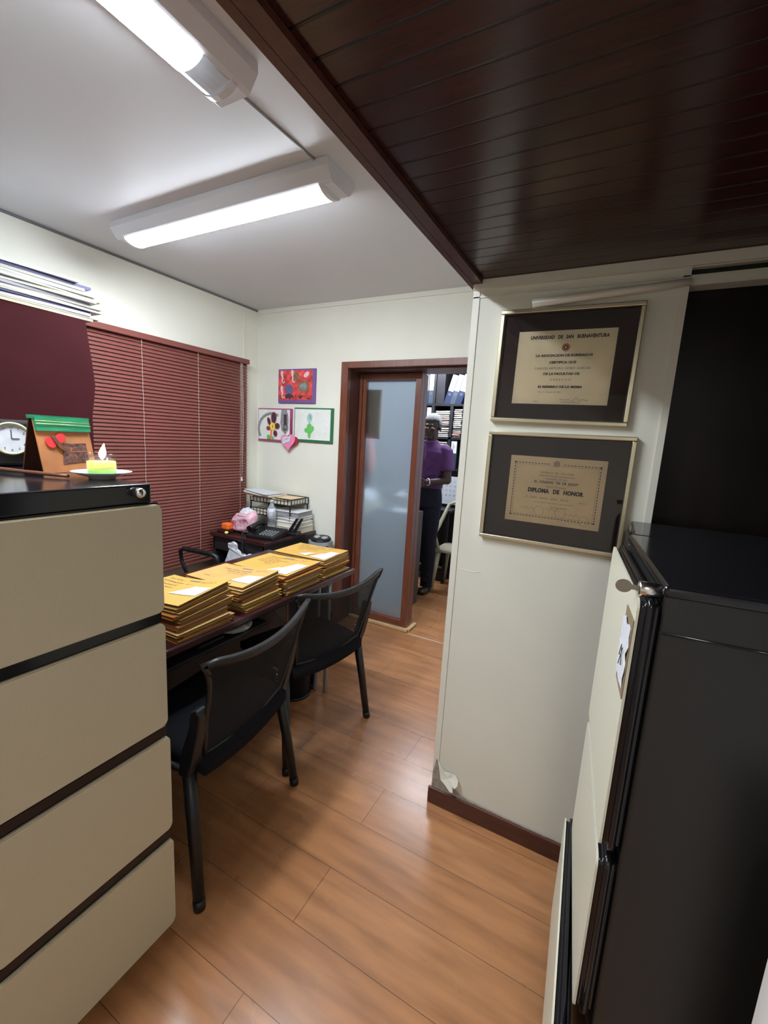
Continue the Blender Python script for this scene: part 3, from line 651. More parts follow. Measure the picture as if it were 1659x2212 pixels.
# ================================================================ DIPLOMAS
def diploma(label, x0, x1, z0, z1, tilt, paper, pm):
    t = thing('framed_diploma', label, 'framed diploma', ((x0 + x1) / 2, YD, (z0 + z1) / 2)); t.rotation_euler = (0, tilt, 0)
    W, H = x1 - x0, z1 - z0; bm = nb(); fw = 0.013
    for a in ((-W / 2, W / 2, H / 2 - fw, H / 2), (-W / 2, W / 2, -H / 2, -H / 2 + fw), (-W / 2, -W / 2 + fw, -H / 2 + fw, H / 2 - fw), (W / 2 - fw, W / 2, -H / 2 + fw, H / 2 - fw)):
        box(bm, a[0], a[1], -0.022, -0.001, a[2], a[3])
    bevel(bm, 0.0025, 2); obj('frame', bm, M_gold, t)
    bm = nb()
    g = fw + 0.001
    for a in ((-W / 2 + g, W / 2 - g, H / 2 - g - .002, H / 2 - g), (-W / 2 + g, W / 2 - g, -H / 2 + g, -H / 2 + g + .002), (-W / 2 + g, -W / 2 + g + .002, -H / 2 + g, H / 2 - g), (W / 2 - g - .002, W / 2 - g, -H / 2 + g, H / 2 - g)):
        box(bm, a[0], a[1], -0.017, -0.008, a[2], a[3])
    obj('inner_lip', bm, M_ink, t)
    obj('mat_board', bbox(-W / 2 + fw, W / 2 - fw, -0.009, -0.004, -H / 2 + fw, H / 2 - fw, 0), M_mount, t)
    px, pz, pw, ph, pr = paper
    bm = nb(); box(bm, -pw / 2, pw / 2, -0.0105, -0.0092, -ph / 2, ph / 2); po = obj('certificate', bm, pm, t); po.location = (px, 0, pz); po.rotation_euler = (0, pr, 0)
    gl = nb(); v = [gl.verts.new(p) for p in ((-W / 2 + fw, -0.0145, -H / 2 + fw), (W / 2 - fw, -0.0145, -H / 2 + fw), (W / 2 - fw, -0.0145, H / 2 - fw), (-W / 2 + fw, -0.0145, H / 2 - fw))]; gl.faces.new(v)
    obj('glass', gl, M_thin, t)
    return t, po
t, po = diploma('framed university certificate in a pale gold frame, the upper of the two on the wall', -0.396, 0.018, 1.550, 1.906, 0.012, (0.0, -0.003, 0.287, 0.226, 0.0), M_cert)
bm = text_bm([('UNIVERSIDAD   DE   SAN   BUENAVENTURA', 0.008, 0.088, 0.0145, 'CENTER', 0.0, 0.80, 0.0006)])
for s, zz, sz, xs in (('LA ASOCIACION DE EGRESADOS', 0.034, 0.0098, 1.15), ('CERTIFICA QUE', 0.013, 0.0098, 1.15), ('DE LA FACULTAD DE', -0.022, 0.0098, 1.15), ('ES MIEMBRO DE LA MISMA', -0.062, 0.0098, 1.15)):
    b2 = text_bm([(s, 0.0, zz, sz, 'CENTER', 0, xs, 0.0004)]); me = bpy.data.meshes.new('x'); b2.to_mesh(me); b2.free(); bm.from_mesh(me); bpy.data.meshes.remove(me)
bm.transform(Matrix.Translation((0, -0.0109, 0))); obj('printed_text', bm, M_ink, po)
bm = text_bm([('CARLOS ARTURO GOBO GARCIA', 0.0, -0.005, 0.0095, 'CENTER', 0, 1.15), ('D E R E C H O', 0.0, -0.040, 0.0092, 'CENTER', 0, 1.1), ('Cali, 21  de julio de 1984', -0.065, -0.077, 0.0058, 'LEFT', 0, 1.2),
              ('Rector', -0.075, -0.106, 0.005, 'LEFT', 0, 1.2), ('Presidente   Nacional', 0.01, -0.107, 0.005, 'LEFT', 0, 1.3)])
bm.transform(Matrix.Translation((0, -0.0109, 0))); obj('typed_text', bm, M_inkl, po)
bm = nb()
def ring(bm, cx, cz, r0, r1, y, n=20, mi=0):
    o_ = ell(cx, cz, r1, r1, n); i_ = ell(cx, cz, r0, r0, n)
    A = [bm.verts.new((x, y, z)) for x, z in o_]; B = [bm.verts.new((x, y, z)) for x, z in i_]
    for k in range(n):
        f = bm.faces.new((A[k], A[(k + 1) % n], B[(k + 1) % n], B[k])); f.material_index = mi
ring(bm, 0.004, 0.061, 0.0088, 0.0115, -0.0109); ring(bm, 0.004, 0.061, 0.0052, 0.0078, -0.0109, mi=0); ring(bm, 0.004, 0.061, 0.003, 0.005, -0.0109, mi=1)
obj('seal', bm, [M_redseal, M_ink], po)
bm = nb(); tube(bm, [(0.005 + 0.007 * i, -0.0109, -0.098 + 0.010 * math.sin(i * 2.1) * (1 if i in (5, 6, 7) else .2)) for i in range(13)], 0.0005, 4); obj('signature', bm, M_inkl, po)
t, po = diploma('framed honour diploma in a gold frame, hanging below the university certificate', -0.398, 0.048, 1.148, 1.520, 0.002, (0.006, -0.002, 0.295, 0.222, 0.002), M_cert2)
bm = text_bm([('DIPLOMA   DE   HONOR', 0.004, -0.006, 0.0185, 'CENTER', 0, 0.84, 0.0011), ('EL  COLEGIO  "20  DE  JULIO"', 0.004, 0.026, 0.0105, 'CENTER', 0, 1.0, 0.0003)])
bm.transform(Matrix.Translation((0, -0.0109, 0))); obj('printed_text', bm, M_ink, po)
bm = text_bm([('REPUBLICA   DE   COLOMBIA', 0.004, 0.058, 0.0085, 'CENTER', 0, 0.95), ('DEPARTAMENTO DEL VALLE DEL CAUCA', 0.004, 0.048, 0.007, 'CENTER', 0, 0.85), ('MUNICIPIO DE CALI', 0.004, 0.038, 0.0075, 'CENTER', 0, 1.0),
              ('Vicente Fernandez', 0.004, 0.012, 0.0095, 'CENTER', 0.5, 0.9), ('A  Carlos   Arturo   Gobo   Garcia', -0.02, -0.027, 0.0105, 'CENTER', 0.5, 0.9), ('alumno', 0.09, -0.030, 0.007, 'CENTER', 0.3),
              ('por su consagracion, aprovechamiento y conducta durante el', 0.004, -0.040, 0.0055, 'CENTER', 0, 0.9), ('Cali, Junio de 1967', 0.02, -0.054, 0.007, 'CENTER', 0.4)])
bm.transform(Matrix.Translation((0, -0.0109, 0))); obj('faded_text', bm, M_inkl, po)
bm = nb()
def dash(xa, xb, za, zb, y=-0.0109): box(bm, min(xa, xb), max(xa, xb), y, y + 0.0004, min(za, zb), max(za, zb))
for i in range(26):
    x = -0.129 + i * 0.0101
    for z in (0.089, -0.089):
        if z > 0 and abs(x) < 0.02: continue
        dash(x, x + 0.006, z - 0.0012, z + 0.0012)
for i in range(18):
    z = -0.084 + i * 0.0097
    for x in (-0.131, 0.131): dash(x - 0.0012, x + 0.0012, z, z + 0.006)
for x in (-0.131, 0.131):
    for z in (-0.089, 0.089): dash(x - 0.0025, x + 0.0025, z - 0.0025, z + 0.0025)
for x0_, x1_, z0_, z1_ in ((-0.126, 0.126, 0.0835, 0.084), (-0.126, 0.126, -0.084, -0.0835), (-0.126, -0.1255, -0.084, 0.084), (0.1255, 0.126, -0.084, 0.084)): dash(x0_, x1_, z0_, z1_)
obj('border', bm, M_ink, po)
bm = nb(); ring(bm, 0, 0.091, 0.0075, 0.0095, -0.0109); ring(bm, 0, 0.091, 0.002, 0.004, -0.0109)
for k in range(5): box(bm, -0.006 + k * 0.003, -0.005 + k * 0.003, -0.0113, -0.0109, 0.086, 0.097)
obj('crest', bm, M_inkl, po)
bm = nb()
for cx, cz in ((-0.038, -0.068), (0.028, -0.068), (0.100, -0.085)): ring(bm, cx, cz, 0.0155, 0.0162, -0.0109, 24)
for x0_, zb in ((-0.10, -0.062), (-0.02, -0.06), (0.04, -0.07), (0.05, -0.094)):
    tube(bm, [(x0_ + 0.005 * i, -0.0109, zb + 0.004 * math.sin(i * 1.9)) for i in range(10)], 0.0004, 4)
obj('stamps_and_signatures', bm, M_inkl, po)
# rolled tube above the diplomas
bm = nb(); tube(bm, [(-0.298, YD - 0.018, 1.922), (0.0, YD - 0.018, 1.936), (0.118, YD - 0.014, 1.944)], [0.0135, 0.011, 0.010], 16)
rod = thing('wall_tube', 'white plastic tube with an open dark end, above the upper diploma', 'tube', (-0.298, YD - 0.018, 1.922)); bm.transform(Matrix.Translation((0.298, -(YD - 0.018), -1.922)))
obj('tube_body', bm, M_trimw, rod)
bm = nb(); lathe(bm, [(0.0125, -0.0006), (0.0125, 0.0)], 16, (0.0, 0, 0), axis='X'); obj('tube_opening', bm, M_ink, rod)
# crack in the plaster
bm = nb(); tube(bm, [(-0.482, YD - 0.0005, 1.013), (-0.468, YD - 0.0005, 1.007), (-0.455, YD - 0.0005, 1.010), (-0.44, YD - 0.0005, 1.006), (-0.43, YD - 0.0005, 1.009), (-0.41, YD - 0.0005, 1.006), (-0.385, YD - 0.0005, 1.014)], 0.0009, 5)
tag(obj('plaster_crack', bm, M_trimw), 'wavy raised crack in the cream paint under the lower diploma', 'crack')

# ================================================================ LEFT FILING CABINET
XF = -0.965
fc = thing('filing_cabinet', 'beige four-drawer filing cabinet with a black top, at the left edge', 'filing cabinet', (-1.0, 0.48, 0))
def LX(x): return x + 1.0
def LY(y): return y - 0.48
bm = nb(); box(bm, -0.62, 0.0, LY(0.285), LY(0.66), 0.0, 1.30); obj('carcass', bm, M_blackS, fc)
bm = nb(); box(bm, -0.625, 0.026, LY(0.275), LY(0.648), 1.288, 1.334); bevel(bm, 0.004, 3); obj('top', bm, M_black, fc, label='glossy black top')
dz = ((1.003, 1.283, 0.671), (0.683, 0.974, 0.672), (0.360, 0.648, 0.677), (0.040, 0.324, 0.679))
for i, (z0, z1, y1) in enumerate(dz):
    bm = nb(); prism(bm, rrect(LY(0.282 - i * 0.003), LY(y1), z0, z1, 0.018), 0.030, Matrix.Translation((0.032, 0, 0)) @ Matrix.Rotation(PI / 2, 4, 'Z'))
    es = [e for e in bm.edges if len(e.link_faces) == 2 and abs(e.link_faces[0].normal.angle(e.link_faces[1].normal)) > 1.2]
    bmesh.ops.bevel(bm, geom=es, offset=0.0025, segments=2, affect='EDGES')
    d = obj('drawer', bm, M_cab, fc)
    bm = nb(); box(bm, 0.0, 0.024, LY(0.286), LY(y1 - 0.006), z1, z1 + (0.028 if i else 0.004)); obj('handle_lip', bm, M_black, d, label='black grip strip')
bm = nb(); lathe(bm, [(0.0115, 0.0), (0.0115, 0.020), (0.010, 0.024), (0.002, 0.0245)], 20, (0.026, LY(0.609), 1.316), axis='X'); lk = obj('lock', bm, M_chrome, fc, label='round chrome lock')
bm = nb(); box(bm, 0.0502, 0.0512, LY(0.6078), LY(0.6102), 1.312, 1.320); obj('keyhole', bm, M_ink, lk)

# things on it
TZ = 1.334
sc_ = thing('saucer', 'white porcelain saucer under the burning candle', 'saucer', (-1.125, 0.620, TZ))
bm = nb(); lathe(bm, [(0.028, 0.0), (0.030, 0.004), (0.050, 0.010), (0.065, 0.017), (0.066, 0.018), (0.062, 0.0175), (0.045, 0.0115), (0.028, 0.008), (0.001, 0.0075)], 40)
obj('dish', bm, M_porc, sc_)
cd_ = thing('candle', 'lit green and yellow candle in a small glass, on the white saucer', 'candle', (-1.125, 0.620, TZ + 0.0085))
bm = nb(); lathe(bm, [(0.001, 0.0), (0.033, 0.0), (0.034, 0.052), (0.0345, 0.0525), (0.0340, 0.053), (0.0335, 0.052)], 40, cap=False); obj('glass_cup', bm, M_cup, cd_)
bm = nb(); lathe(bm, [(0.0305, 0.0035), (0.0311, 0.034), (0.028, 0.0345), (0.001, 0.035)], 40); obj('wax', bm, M_wax, cd_)
bm = nb(); tube(bm, [(0, 0, 0.034), (0.001, 0, 0.042), (0.002, 0, 0.046)], 0.0009, 6); obj('wick', bm, M_ink, cd_)
bm = nb(); lathe(bm, [(0.0008, 0.038), (0.0062, 0.045), (0.0082, 0.052), (0.0068, 0.060), (0.0036, 0.069), (0.0004, 0.078)], 16, (0.002, 0.001, 0))
for v in bm.verts:
    k = (v.co.z - 0.04) / 0.03; v.co.y += 0.003 * k * k; v.co.x += 0.0015 * k
obj('flame', bm, M_flame, cd_, label='bright flame')
# calendar card
cc = thing('desk_calendar', 'folded orange card with green ribbon top and red flower, behind the candle', 'card', (-1.335, 0.632, TZ), math.radians(108))
# local x runs along the card to the right as seen, -y faces the camera
Wc = 0.162
def slab(pa, pb, t, z0, z1, w):  # leaning panel
    bm = nb(); vs = []
    for x in (-w / 2, w / 2):
        vs.append([bm.verts.new((x, pa, z0)), bm.verts.new((x, pa + t, z0)), bm.verts.new((x, pb + t, z1)), bm.verts.new((x, pb, z1))])
    a, b = vs
    bm.faces.new(a[::-1]); bm.faces.new(b)
    for i in range(4): bm.faces.new((a[i], a[(i + 1) % 4], b[(i + 1) % 4], b[i]))
    bmesh.ops.recalc_face_normals(bm, faces=bm.faces[:]); return bm
obj('card_front', slab(-0.032, -0.006, 0.003, 0.0005, 0.142, Wc), M_kraft, cc)
obj('card_back', slab(0.032, 0.003, 0.003, 0.0005, 0.142, Wc), M_woodD, cc)
bm = slab(-0.0125, -0.0065, -0.006, 0.108, 0.143, Wc * 1.0); box(bm, -Wc / 2 - 0.002, Wc / 2 + 0.002, -0.012, 0.009, 0.138, 0.147); obj('ribbon_band', bm, M_foilg, cc, label='green ribbon band')
bm = nb()
for k in range(2): tube(bm, [(-Wc / 2, -0.0175 + 0.003 * k, 0.126 + 0.007 * k), (0, -0.0175 + 0.003 * k, 0.1255 + 0.0065 * k), (Wc / 2, -0.0175 + 0.003 * k, 0.124 + 0.007 * k)], 0.0008, 5)
obj('gold_thread', bm, M_goldth, cc)
def onfront(poly, t=0.001, lift=0.0005):
    # maps (x, z) on the leaning front
    bm = nb(); A = [];
    for x, z in poly:
        y = -0.032 + 0.026 * (z / 0.142); A.append(Vector((x, y, z)))
    f1 = [bm.verts.new(p + Vector((0, -lift - t, 0))) for p in A]; f2 = [bm.verts.new(p + Vector((0, -lift, 0))) for p in A]
    bm.faces.new(f1); bm.faces.new(f2[::-1])
    for i in range(len(A)): bm.faces.new((f1[i], f2[i], f2[(i + 1) % len(A)], f1[(i + 1) % len(A)]))
    bmesh.ops.recalc_face_normals(bm, faces=bm.faces[:]); return bm
obj('photo_print', onfront([(-0.022, 0.022), (0.060, 0.026), (0.060, 0.076), (-0.010, 0.076)]), M_photo, cc, label='dark glossy photograph')
obj('photo_strokes', (lambda b: (prism(b, [(-0.012, 0.0), (0.055, 0.0), (0.055, 0.002), (-0.012, 0.002)], 0.0008, Matrix.Translation((0, -0.0245, 0.052))), prism(b, [(0.012, 0.0), (0.03, -0.018), (0.034, -0.018), (0.018, 0.0)], 0.0008, Matrix.Translation((0, -0.0265, 0.046))), prism(b, [(0.005, 0), (0.010, 0), (0.014, 0.010), (0.008, 0.010)], 0.0008, Matrix.Translation((0, -0.0235, 0.055))), b)[-1])(nb()), M_kraft, cc)
fl = obj('red_flower', onfront(ell(-0.018, 0.090, 0.016, 0.012, 12, .4), 0.002, 0.002), M_redflow, cc, label='red petals'); 
obj('red_flower', onfront(ell(-0.048, 0.078, 0.015, 0.012, 12, -.6), 0.002, 0.002), M_redflow, cc, label='red petals')
obj('flower_stem', onfront([(-0.045, 0.094), (-0.035, 0.097), (-0.022, 0.075), (-0.008, 0.063), (-0.013, 0.055), (-0.030, 0.066)], 0.003, 0.003), M_brownst, cc, label='brown stem')
# clock
ck = thing('alarm_clock', 'small round clock with a pale brass rim, at the left edge on the cabinet', 'clock', (-1.505, 0.590, TZ), math.radians(70)); ck.scale = (1.25, 1.25, 1.25)
bm = nb(); box(bm, -0.045, 0.045, -0.005, 0.03, 0.0, 0.105); bevel(bm, 0.008, 3); obj('case', bm, M_plastic, ck)
bm = nb(); lathe(bm, [(0.034, 0), (0.037, -0.006), (0.034, -0.010), (0.031, -0.006)], 32, (0, -0.0055, 0.063), axis='Y', cap=False); obj('rim', bm, M_brass, ck, label='pale brass rim')
bm = nb(); lathe(bm, [(0.0335, 0.0), (0.0335, -0.003)], 32, (0, -0.006, 0.063), axis='Y'); dl = obj('dial', bm, M_clockf, ck)
bm = text_bm([(str(k if k else 12), 0.025 * math.sin(k * PI / 6), 0.0605 + 0.025 * math.cos(k * PI / 6), 0.007) for k in range(12)]); bm.transform(Matrix.Translation((0, -0.0095, 0)))
obj('numerals', bm, M_ink, ck)
bm = nb(); box(bm, -0.0008, 0.0008, -0.0105, -0.010, 0.063, 0.083); box(bm, 0, 0.014, -0.0105, -0.010, 0.0622, 0.0638); obj('hands', bm, M_ink, ck)
# pointer stick and papers
bm = nb(); P0, P1 = Vector((-1.150, 0.556, TZ + 0.0060)), Vector((-1.45, 0.46, TZ + 0.0125)); tube(bm, [P0.lerp(P1, k / 10) - P0 for k in range(11)], [0.0035, 0.004, 0.0042, 0.0050, 0.0042, 0.0048, 0.005, 0.005, 0.0052, 0.0054, 0.0055], 12)
o = obj('wooden_stick', bm, M_brownst); o.location = P0; tag(o, 'thin brown wooden stick lying on the cabinet, its tip by the white saucer', 'stick')
o = obj('letter_sheaf', bbox(-0.08, 0.08, -0.05, 0.05, 0.0, 0.007, 0.001), M_white); o.location = (-1.33, 0.385, TZ); o.rotation_euler = (0, 0, 0.35); tag(o, 'white papers lying under the brown stick at the left edge', 'papers')

# ================================================================ DESK
DZ = 0.745
dk = thing('desk', 'long mahogany desk along the blinds covered with yellow folders', 'desk', (-1.53, 1.31, 0))
def dbox(x0, x1, y0, y1, z0, z1, b=0.003): return bbox(x0 + 1.53, x1 + 1.53, max(y0, 0.69) - 1.31, y1 - 1.31, z0, z1, b)
obj('desk_top', dbox(-1.86, -1.217, 0.66, 2.01, DZ - 0.03, DZ, 0.006), M_desk, dk)
obj('modesty_panel', dbox(-1.60, -1.58, 0.72, 1.86, 0.12, DZ - 0.03), M_shelf, dk)
obj('side_panel', dbox(-1.80, -1.30, 0.70, 0.722, 0.0, DZ - 0.03), M_desk, dk)
obj('side_panel', dbox(-1.80, -1.58, 1.86, 1.882, 0.0, DZ - 0.03), M_desk, dk)
obj('shelf', dbox(-1.58, -1.235, 0.722, 1.34, 0.655, 0.668), M_shelf, dk)
for x, y in ((-1.385, 1.90), (-1.325, 1.915)):
    bm = nb(); tube(bm, [(x + 1.53, y - 1.31, 0.0), (x + 1.53, y - 1.31, DZ - 0.03)], 0.013, 12); obj('metal_leg', bm, M_silver, dk, label='silver metal leg at the far end')
o = obj('crumpled_bag', (lambda b: b)(nb()), M_greybag)
bm = nb(); bmesh.ops.create_icosphere(bm, subdivisions=3, radius=1)
for v in bm.verts:
    v.co = Vector((v.co.x * 0.06, v.co.y * 0.075, v.co.z * 0.018 + 0.018)); v.co += Vector([random.uniform(-.003, .003) for _ in range(3)]); v.co.z = max(v.co.z, 0.0005)
bm.to_mesh(o.data); bm.free(); o.location = (-1.285, 1.20, 0.6685); tag(o, 'grey crumpled plastic bag on the shelf under the desk top', 'bag')
o = obj('black_pouch', bbox(-0.02, 0.02, -0.06, 0.06, 0, 0.016, 0.006, 3), M_plastic); o.location = (-1.275, 1.06, 0.6685); tag(o, 'flat black pouch on the shelf under the desk top', 'pouch')

# yellow folders: four stacks, each folder a thing with cover, pages and (topmost) handwriting
def sheet_slab(bm, w, d, zb, zt, nx=8, ny=8, mi=0, x0=0.0, y0=0.0):
    T = [[bm.verts.new((x0 + w * i / nx, y0 + d * j / ny, zt(i / nx, j / ny))) for j in range(ny + 1)] for i in range(nx + 1)]
    B = [[bm.verts.new((x0 + w * i / nx, y0 + d * j / ny, zb(i / nx, j / ny))) for j in range(ny + 1)] for i in range(nx + 1)]
    fs = []
    for i in range(nx):
        for j in range(ny):
            fs.append(bm.faces.new((T[i][j], T[i + 1][j], T[i + 1][j + 1], T[i][j + 1]))); fs.append(bm.faces.new((B[i][j], B[i][j + 1], B[i + 1][j + 1], B[i + 1][j])))
    for i in range(nx):
        fs.append(bm.faces.new((B[i][0], B[i + 1][0], T[i + 1][0], T[i][0]))); fs.append(bm.faces.new((B[i][ny], T[i][ny], T[i + 1][ny], B[i + 1][ny])))
    for j in range(ny):
        fs.append(bm.faces.new((B[0][j], T[0][j], T[0][j + 1], B[0][j + 1]))); fs.append(bm.faces.new((B[nx][j], B[nx][j + 1], T[nx][j + 1], T[nx][j])))
    for f in fs: f.material_index = mi; f.smooth = False
hand = [
    [('Caso Activo', 0.02, 0.195, 0.017), ('Enero 28-25', 0.205, 0.193, 0.017), ('2559 Fumaciones   S.J.T', 0.012, 0.165, 0.019), ('Of Reactores 32', 0.03, 0.138, 0.016), ('Mision de Casacion', 0.03, 0.113, 0.015), ('Cesar Perez', 0.02, 0.09, 0.015), ('Carpeta 3 de 4', 0.03, 0.066, 0.013)],
    [('Enero 29-25', 0.22, 0.195, 0.014), ('Esteban Gomez Hernandez', 0.05, 0.17, 0.016), ('Radicado 2024 - 00127', 0.09, 0.148, 0.014), ('S.E. y C.A. vs. 345', 0.11, 0.127, 0.014), ('Anexos', 0.05, 0.05, 0.013)],
    [('Abr 3', 0.24, 0.198, 0.013), ('Fernando de Aguirre Cas. 37', 0.05, 0.19, 0.015), ('Of 2 de 4 J.J.T', 0.05, 0.17, 0.014), ('Demanda Ordinaria Laboral', 0.05, 0.15, 0.014), ('Juzgado 12 del Circuito', 0.04, 0.13, 0.013), ('Tribunal Superior Sala', 0.04, 0.11, 0.013), ('Carpeta 2', 0.10, 0.09, 0.013)],
    [('Enero 11', 0.215, 0.198, 0.014), ('Caso Perez', 0.03, 0.20, 0.013), ('Jose Leonel Hernandez Marin', 0.05, 0.178, 0.014), ('Mision de Casacion 2024', 0.05, 0.155, 0.013), ('Proceso ordinario laboral', 0.06, 0.132, 0.013), ('Copia 2', 0.07, 0.11, 0.012)]]
ORD = ['topmost', 'second', 'third', 'fourth', 'fifth', 'sixth', 'seventh', 'eighth', 'ninth', 'tenth', 'eleventh', 'twelfth']
WHERE = ['nearest the beige cabinet', 'second from the beige cabinet', 'third from the beige cabinet', 'nearest the door']
stacks = [  # right edge x, near y, depth y, width x, n, height left, extra at far right corner, skew
    (-1.230, 0.900, 0.232, 0.335, 11, 0.118, 0.050, 0.00),
    (-1.245, 1.195, 0.222, 0.330, 9, 0.100, 0.030, 0.02),
    (-1.236, 1.450, 0.260, 0.335, 8, 0.090, 0.014, 0.03),
    (-1.240, 1.735, 0.235, 0.330, 8, 0.098, 0.008, 0.05)]
for si, (xr, y0, dep, wid, n, hL, ex, sk) in enumerate(stacks):
    wts = [random.uniform(0.8, 1.2) for _ in range(n)]; tot = sum(wts); acc = 0
    for k in range(n):
        f0 = acc / tot; acc += wts[k]; f1 = acc / tot
        top = (k == n - 1)
        jx, jy, jr = random.uniform(-0.010, 0.008), random.uniform(-0.010, 0.010), random.uniform(-0.035, 0.035)
        if top: jx = jy = 0; jr = 0.0
        H0 = lambda u, v, f=f0: f * hL + f * ex * (u ** 2) * (0.35 + 0.65 * v)
        H1 = lambda u, v, f=f1: f * hL + f * ex * (u ** 2) * (0.35 + 0.65 * v)
        gap = 0.0006
        h0_, h1_ = H0, H1; rr_ = jr; 
        def H0(u, v, h=h0_, a=jx, b=jy, q=rr_): return h(min(1.03, max(0, u + (a - q * v * dep) / wid)), min(1.05, max(0, v + (b + q * u * wid) / dep)))
        def H1(u, v, h=h1_, a=jx, b=jy, q=rr_): return h(min(1.03, max(0, u + (a - q * v * dep) / wid)), min(1.05, max(0, v + (b + q * u * wid) / dep)))
        am = (M_manila if si != 1 else M_manila2) if top else random.choice(M_amber)
        idx = n - 1 - k
        t = thing('yellow_folder', 'yellow folder %s%s in the stack %s' % (ORD[idx], '' if idx == 0 else ' from the top', WHERE[si]), 'folder',
                  (xr - wid + jx, y0 + jy, DZ + 0.0006), jr + sk * 0.4, 'yellow case folders stacked on the desk')
        bm = nb(); ct = 0.0012
        sheet_slab(bm, wid, dep, lambda u, v: H1(u, v) - gap - ct, lambda u, v: H1(u, v) - gap)
        w2 = wid - random.uniform(0, 0.012)
        sheet_slab(bm, w2, dep - 0.002, lambda u, v: H0(u * w2 / wid, v), lambda u, v: H0(u * w2 / wid, v) + ct)
        box(bm, -0.0012, 0.0, 0, dep, H0(0, 0), H1(0, 0) - gap)
        obj('cover', bm, am, t)
        pgm = M_pagesw if (random.random() < 0.22 and not top) else M_pages
        bm = nb(); ins = random.uniform(0.002, 0.014)
        pw_, pd_, py_ = wid - ins - 0.004, dep - 2 * ins * 0.4 - 0.004, ins * 0.4 + 0.002
        uf = lambda u: (0.003 + pw_ * u) / wid
        vf = lambda v: (py_ + pd_ * v) / dep
        sheet_slab(bm, pw_, pd_, lambda u, v: H0(uf(u), vf(v)) + ct + 0.0001, lambda u, v: H1(uf(u), vf(v)) - gap - ct - 0.0001 - (0.0015 if not top else 0) * u, x0=0.003, y0=py_)
        obj('pages', bm, pgm, t)
        if top:
            items = [(s, x, y * dep / 0.232, sz * 0.95, 'LEFT', 0.35, 1.0, 0.0002) for s, x, y, sz in hand[si]]
            bm = text_bm(items, 'flat')
            for v in bm.verts: v.co.z = H1(v.co.x / wid, v.co.y / dep) - gap + 0.0003
            obj('handwriting', bm, M_inkh, t)
            bm = nb(); sheet_slab(bm, 0.058, 0.011, lambda u, v: H1((0.135 + 0.058 * u) / wid, 0.86) - gap, lambda u, v: H1((0.135 + 0.058 * u) / wid, 0.86) - gap + 0.0012, 4, 2, x0=0.135, y0=dep * 0.86)
            obj('fastener', bm, M_steel, t, label='metal file fastener')
            slips = {0: [((0.185, 0.07), (0.325, 0.075), (0.325, 0.145), (0.235, 0.15))], 1: [((0.215, 0.045), (0.325, 0.04), (0.328, 0.125), (0.245, 0.12))],
                     2: [((0.195, 0.02), (0.318, 0.01), (0.322, 0.085), (0.220, 0.08)), ((0.238, 0.078), (0.325, 0.08), (0.328, 0.165), (0.262, 0.165))], 3: [((0.222, 0.02), (0.323, 0.01), (0.325, 0.105), (0.25, 0.1)), ((0.145, 0.03), (0.195, 0.02), (0.215, 0.085), (0.175, 0.075)), ((0.262, 0.1), (0.325, 0.1), (0.326, 0.15), (0.27, 0.15))]}[si]
            for qi, q in enumerate(slips):
                bm = nb(); A, B_, D_, E_ = [Vector((*p, 0)) for p in q]; ng = 5; gT = []
                for i in range(ng + 1):
                    row = []
                    for j in range(ng + 1):
                        p = A.lerp(B_, i / ng).lerp(E_.lerp(D_, i / ng), j / ng)
                        z = H1(p.x / wid, p.y / dep) + 0.0012 + 0.0006 * qi; row.append((bm.verts.new((p.x, p.y, z)), bm.verts.new((p.x, p.y, z + 0.0004))))
                    gT.append(row)
                for i in range(ng):
                    for j in range(ng):
                        for s_ in (0, 1): bm.faces.new((gT[i][j][s_], gT[i + 1][j][s_], gT[i + 1][j + 1][s_], gT[i][j + 1][s_]))
                o = obj('note_slip', bm, M_white); o.location = t.location; o.rotation_euler = t.rotation_euler
                tag(o, 'white handwritten note slip on the folder stack %s%s' % (WHERE[si], ('', ', the second slip', ', the third slip')[qi]), 'note', 'white note slips on the folders')
                cx, cy = sum(p[0] for p in q) / 4, sum(p[1] for p in q) / 4
                b2 = text_bm([('Liquidar', cx - 0.01, cy + 0.002, 0.011, 'CENTER', 0.4, 1, 0, 0.25), ('anexo 3', cx + 0.01, cy - 0.018, 0.010, 'CENTER', 0.4, 1, 0, 0.25)], 'flat')
                for v in b2.verts: v.co.z = H1(v.co.x / wid, v.co.y / dep) + 0.0019 + 0.0006 * qi
                obj('handwriting', b2, M_inkb, o)

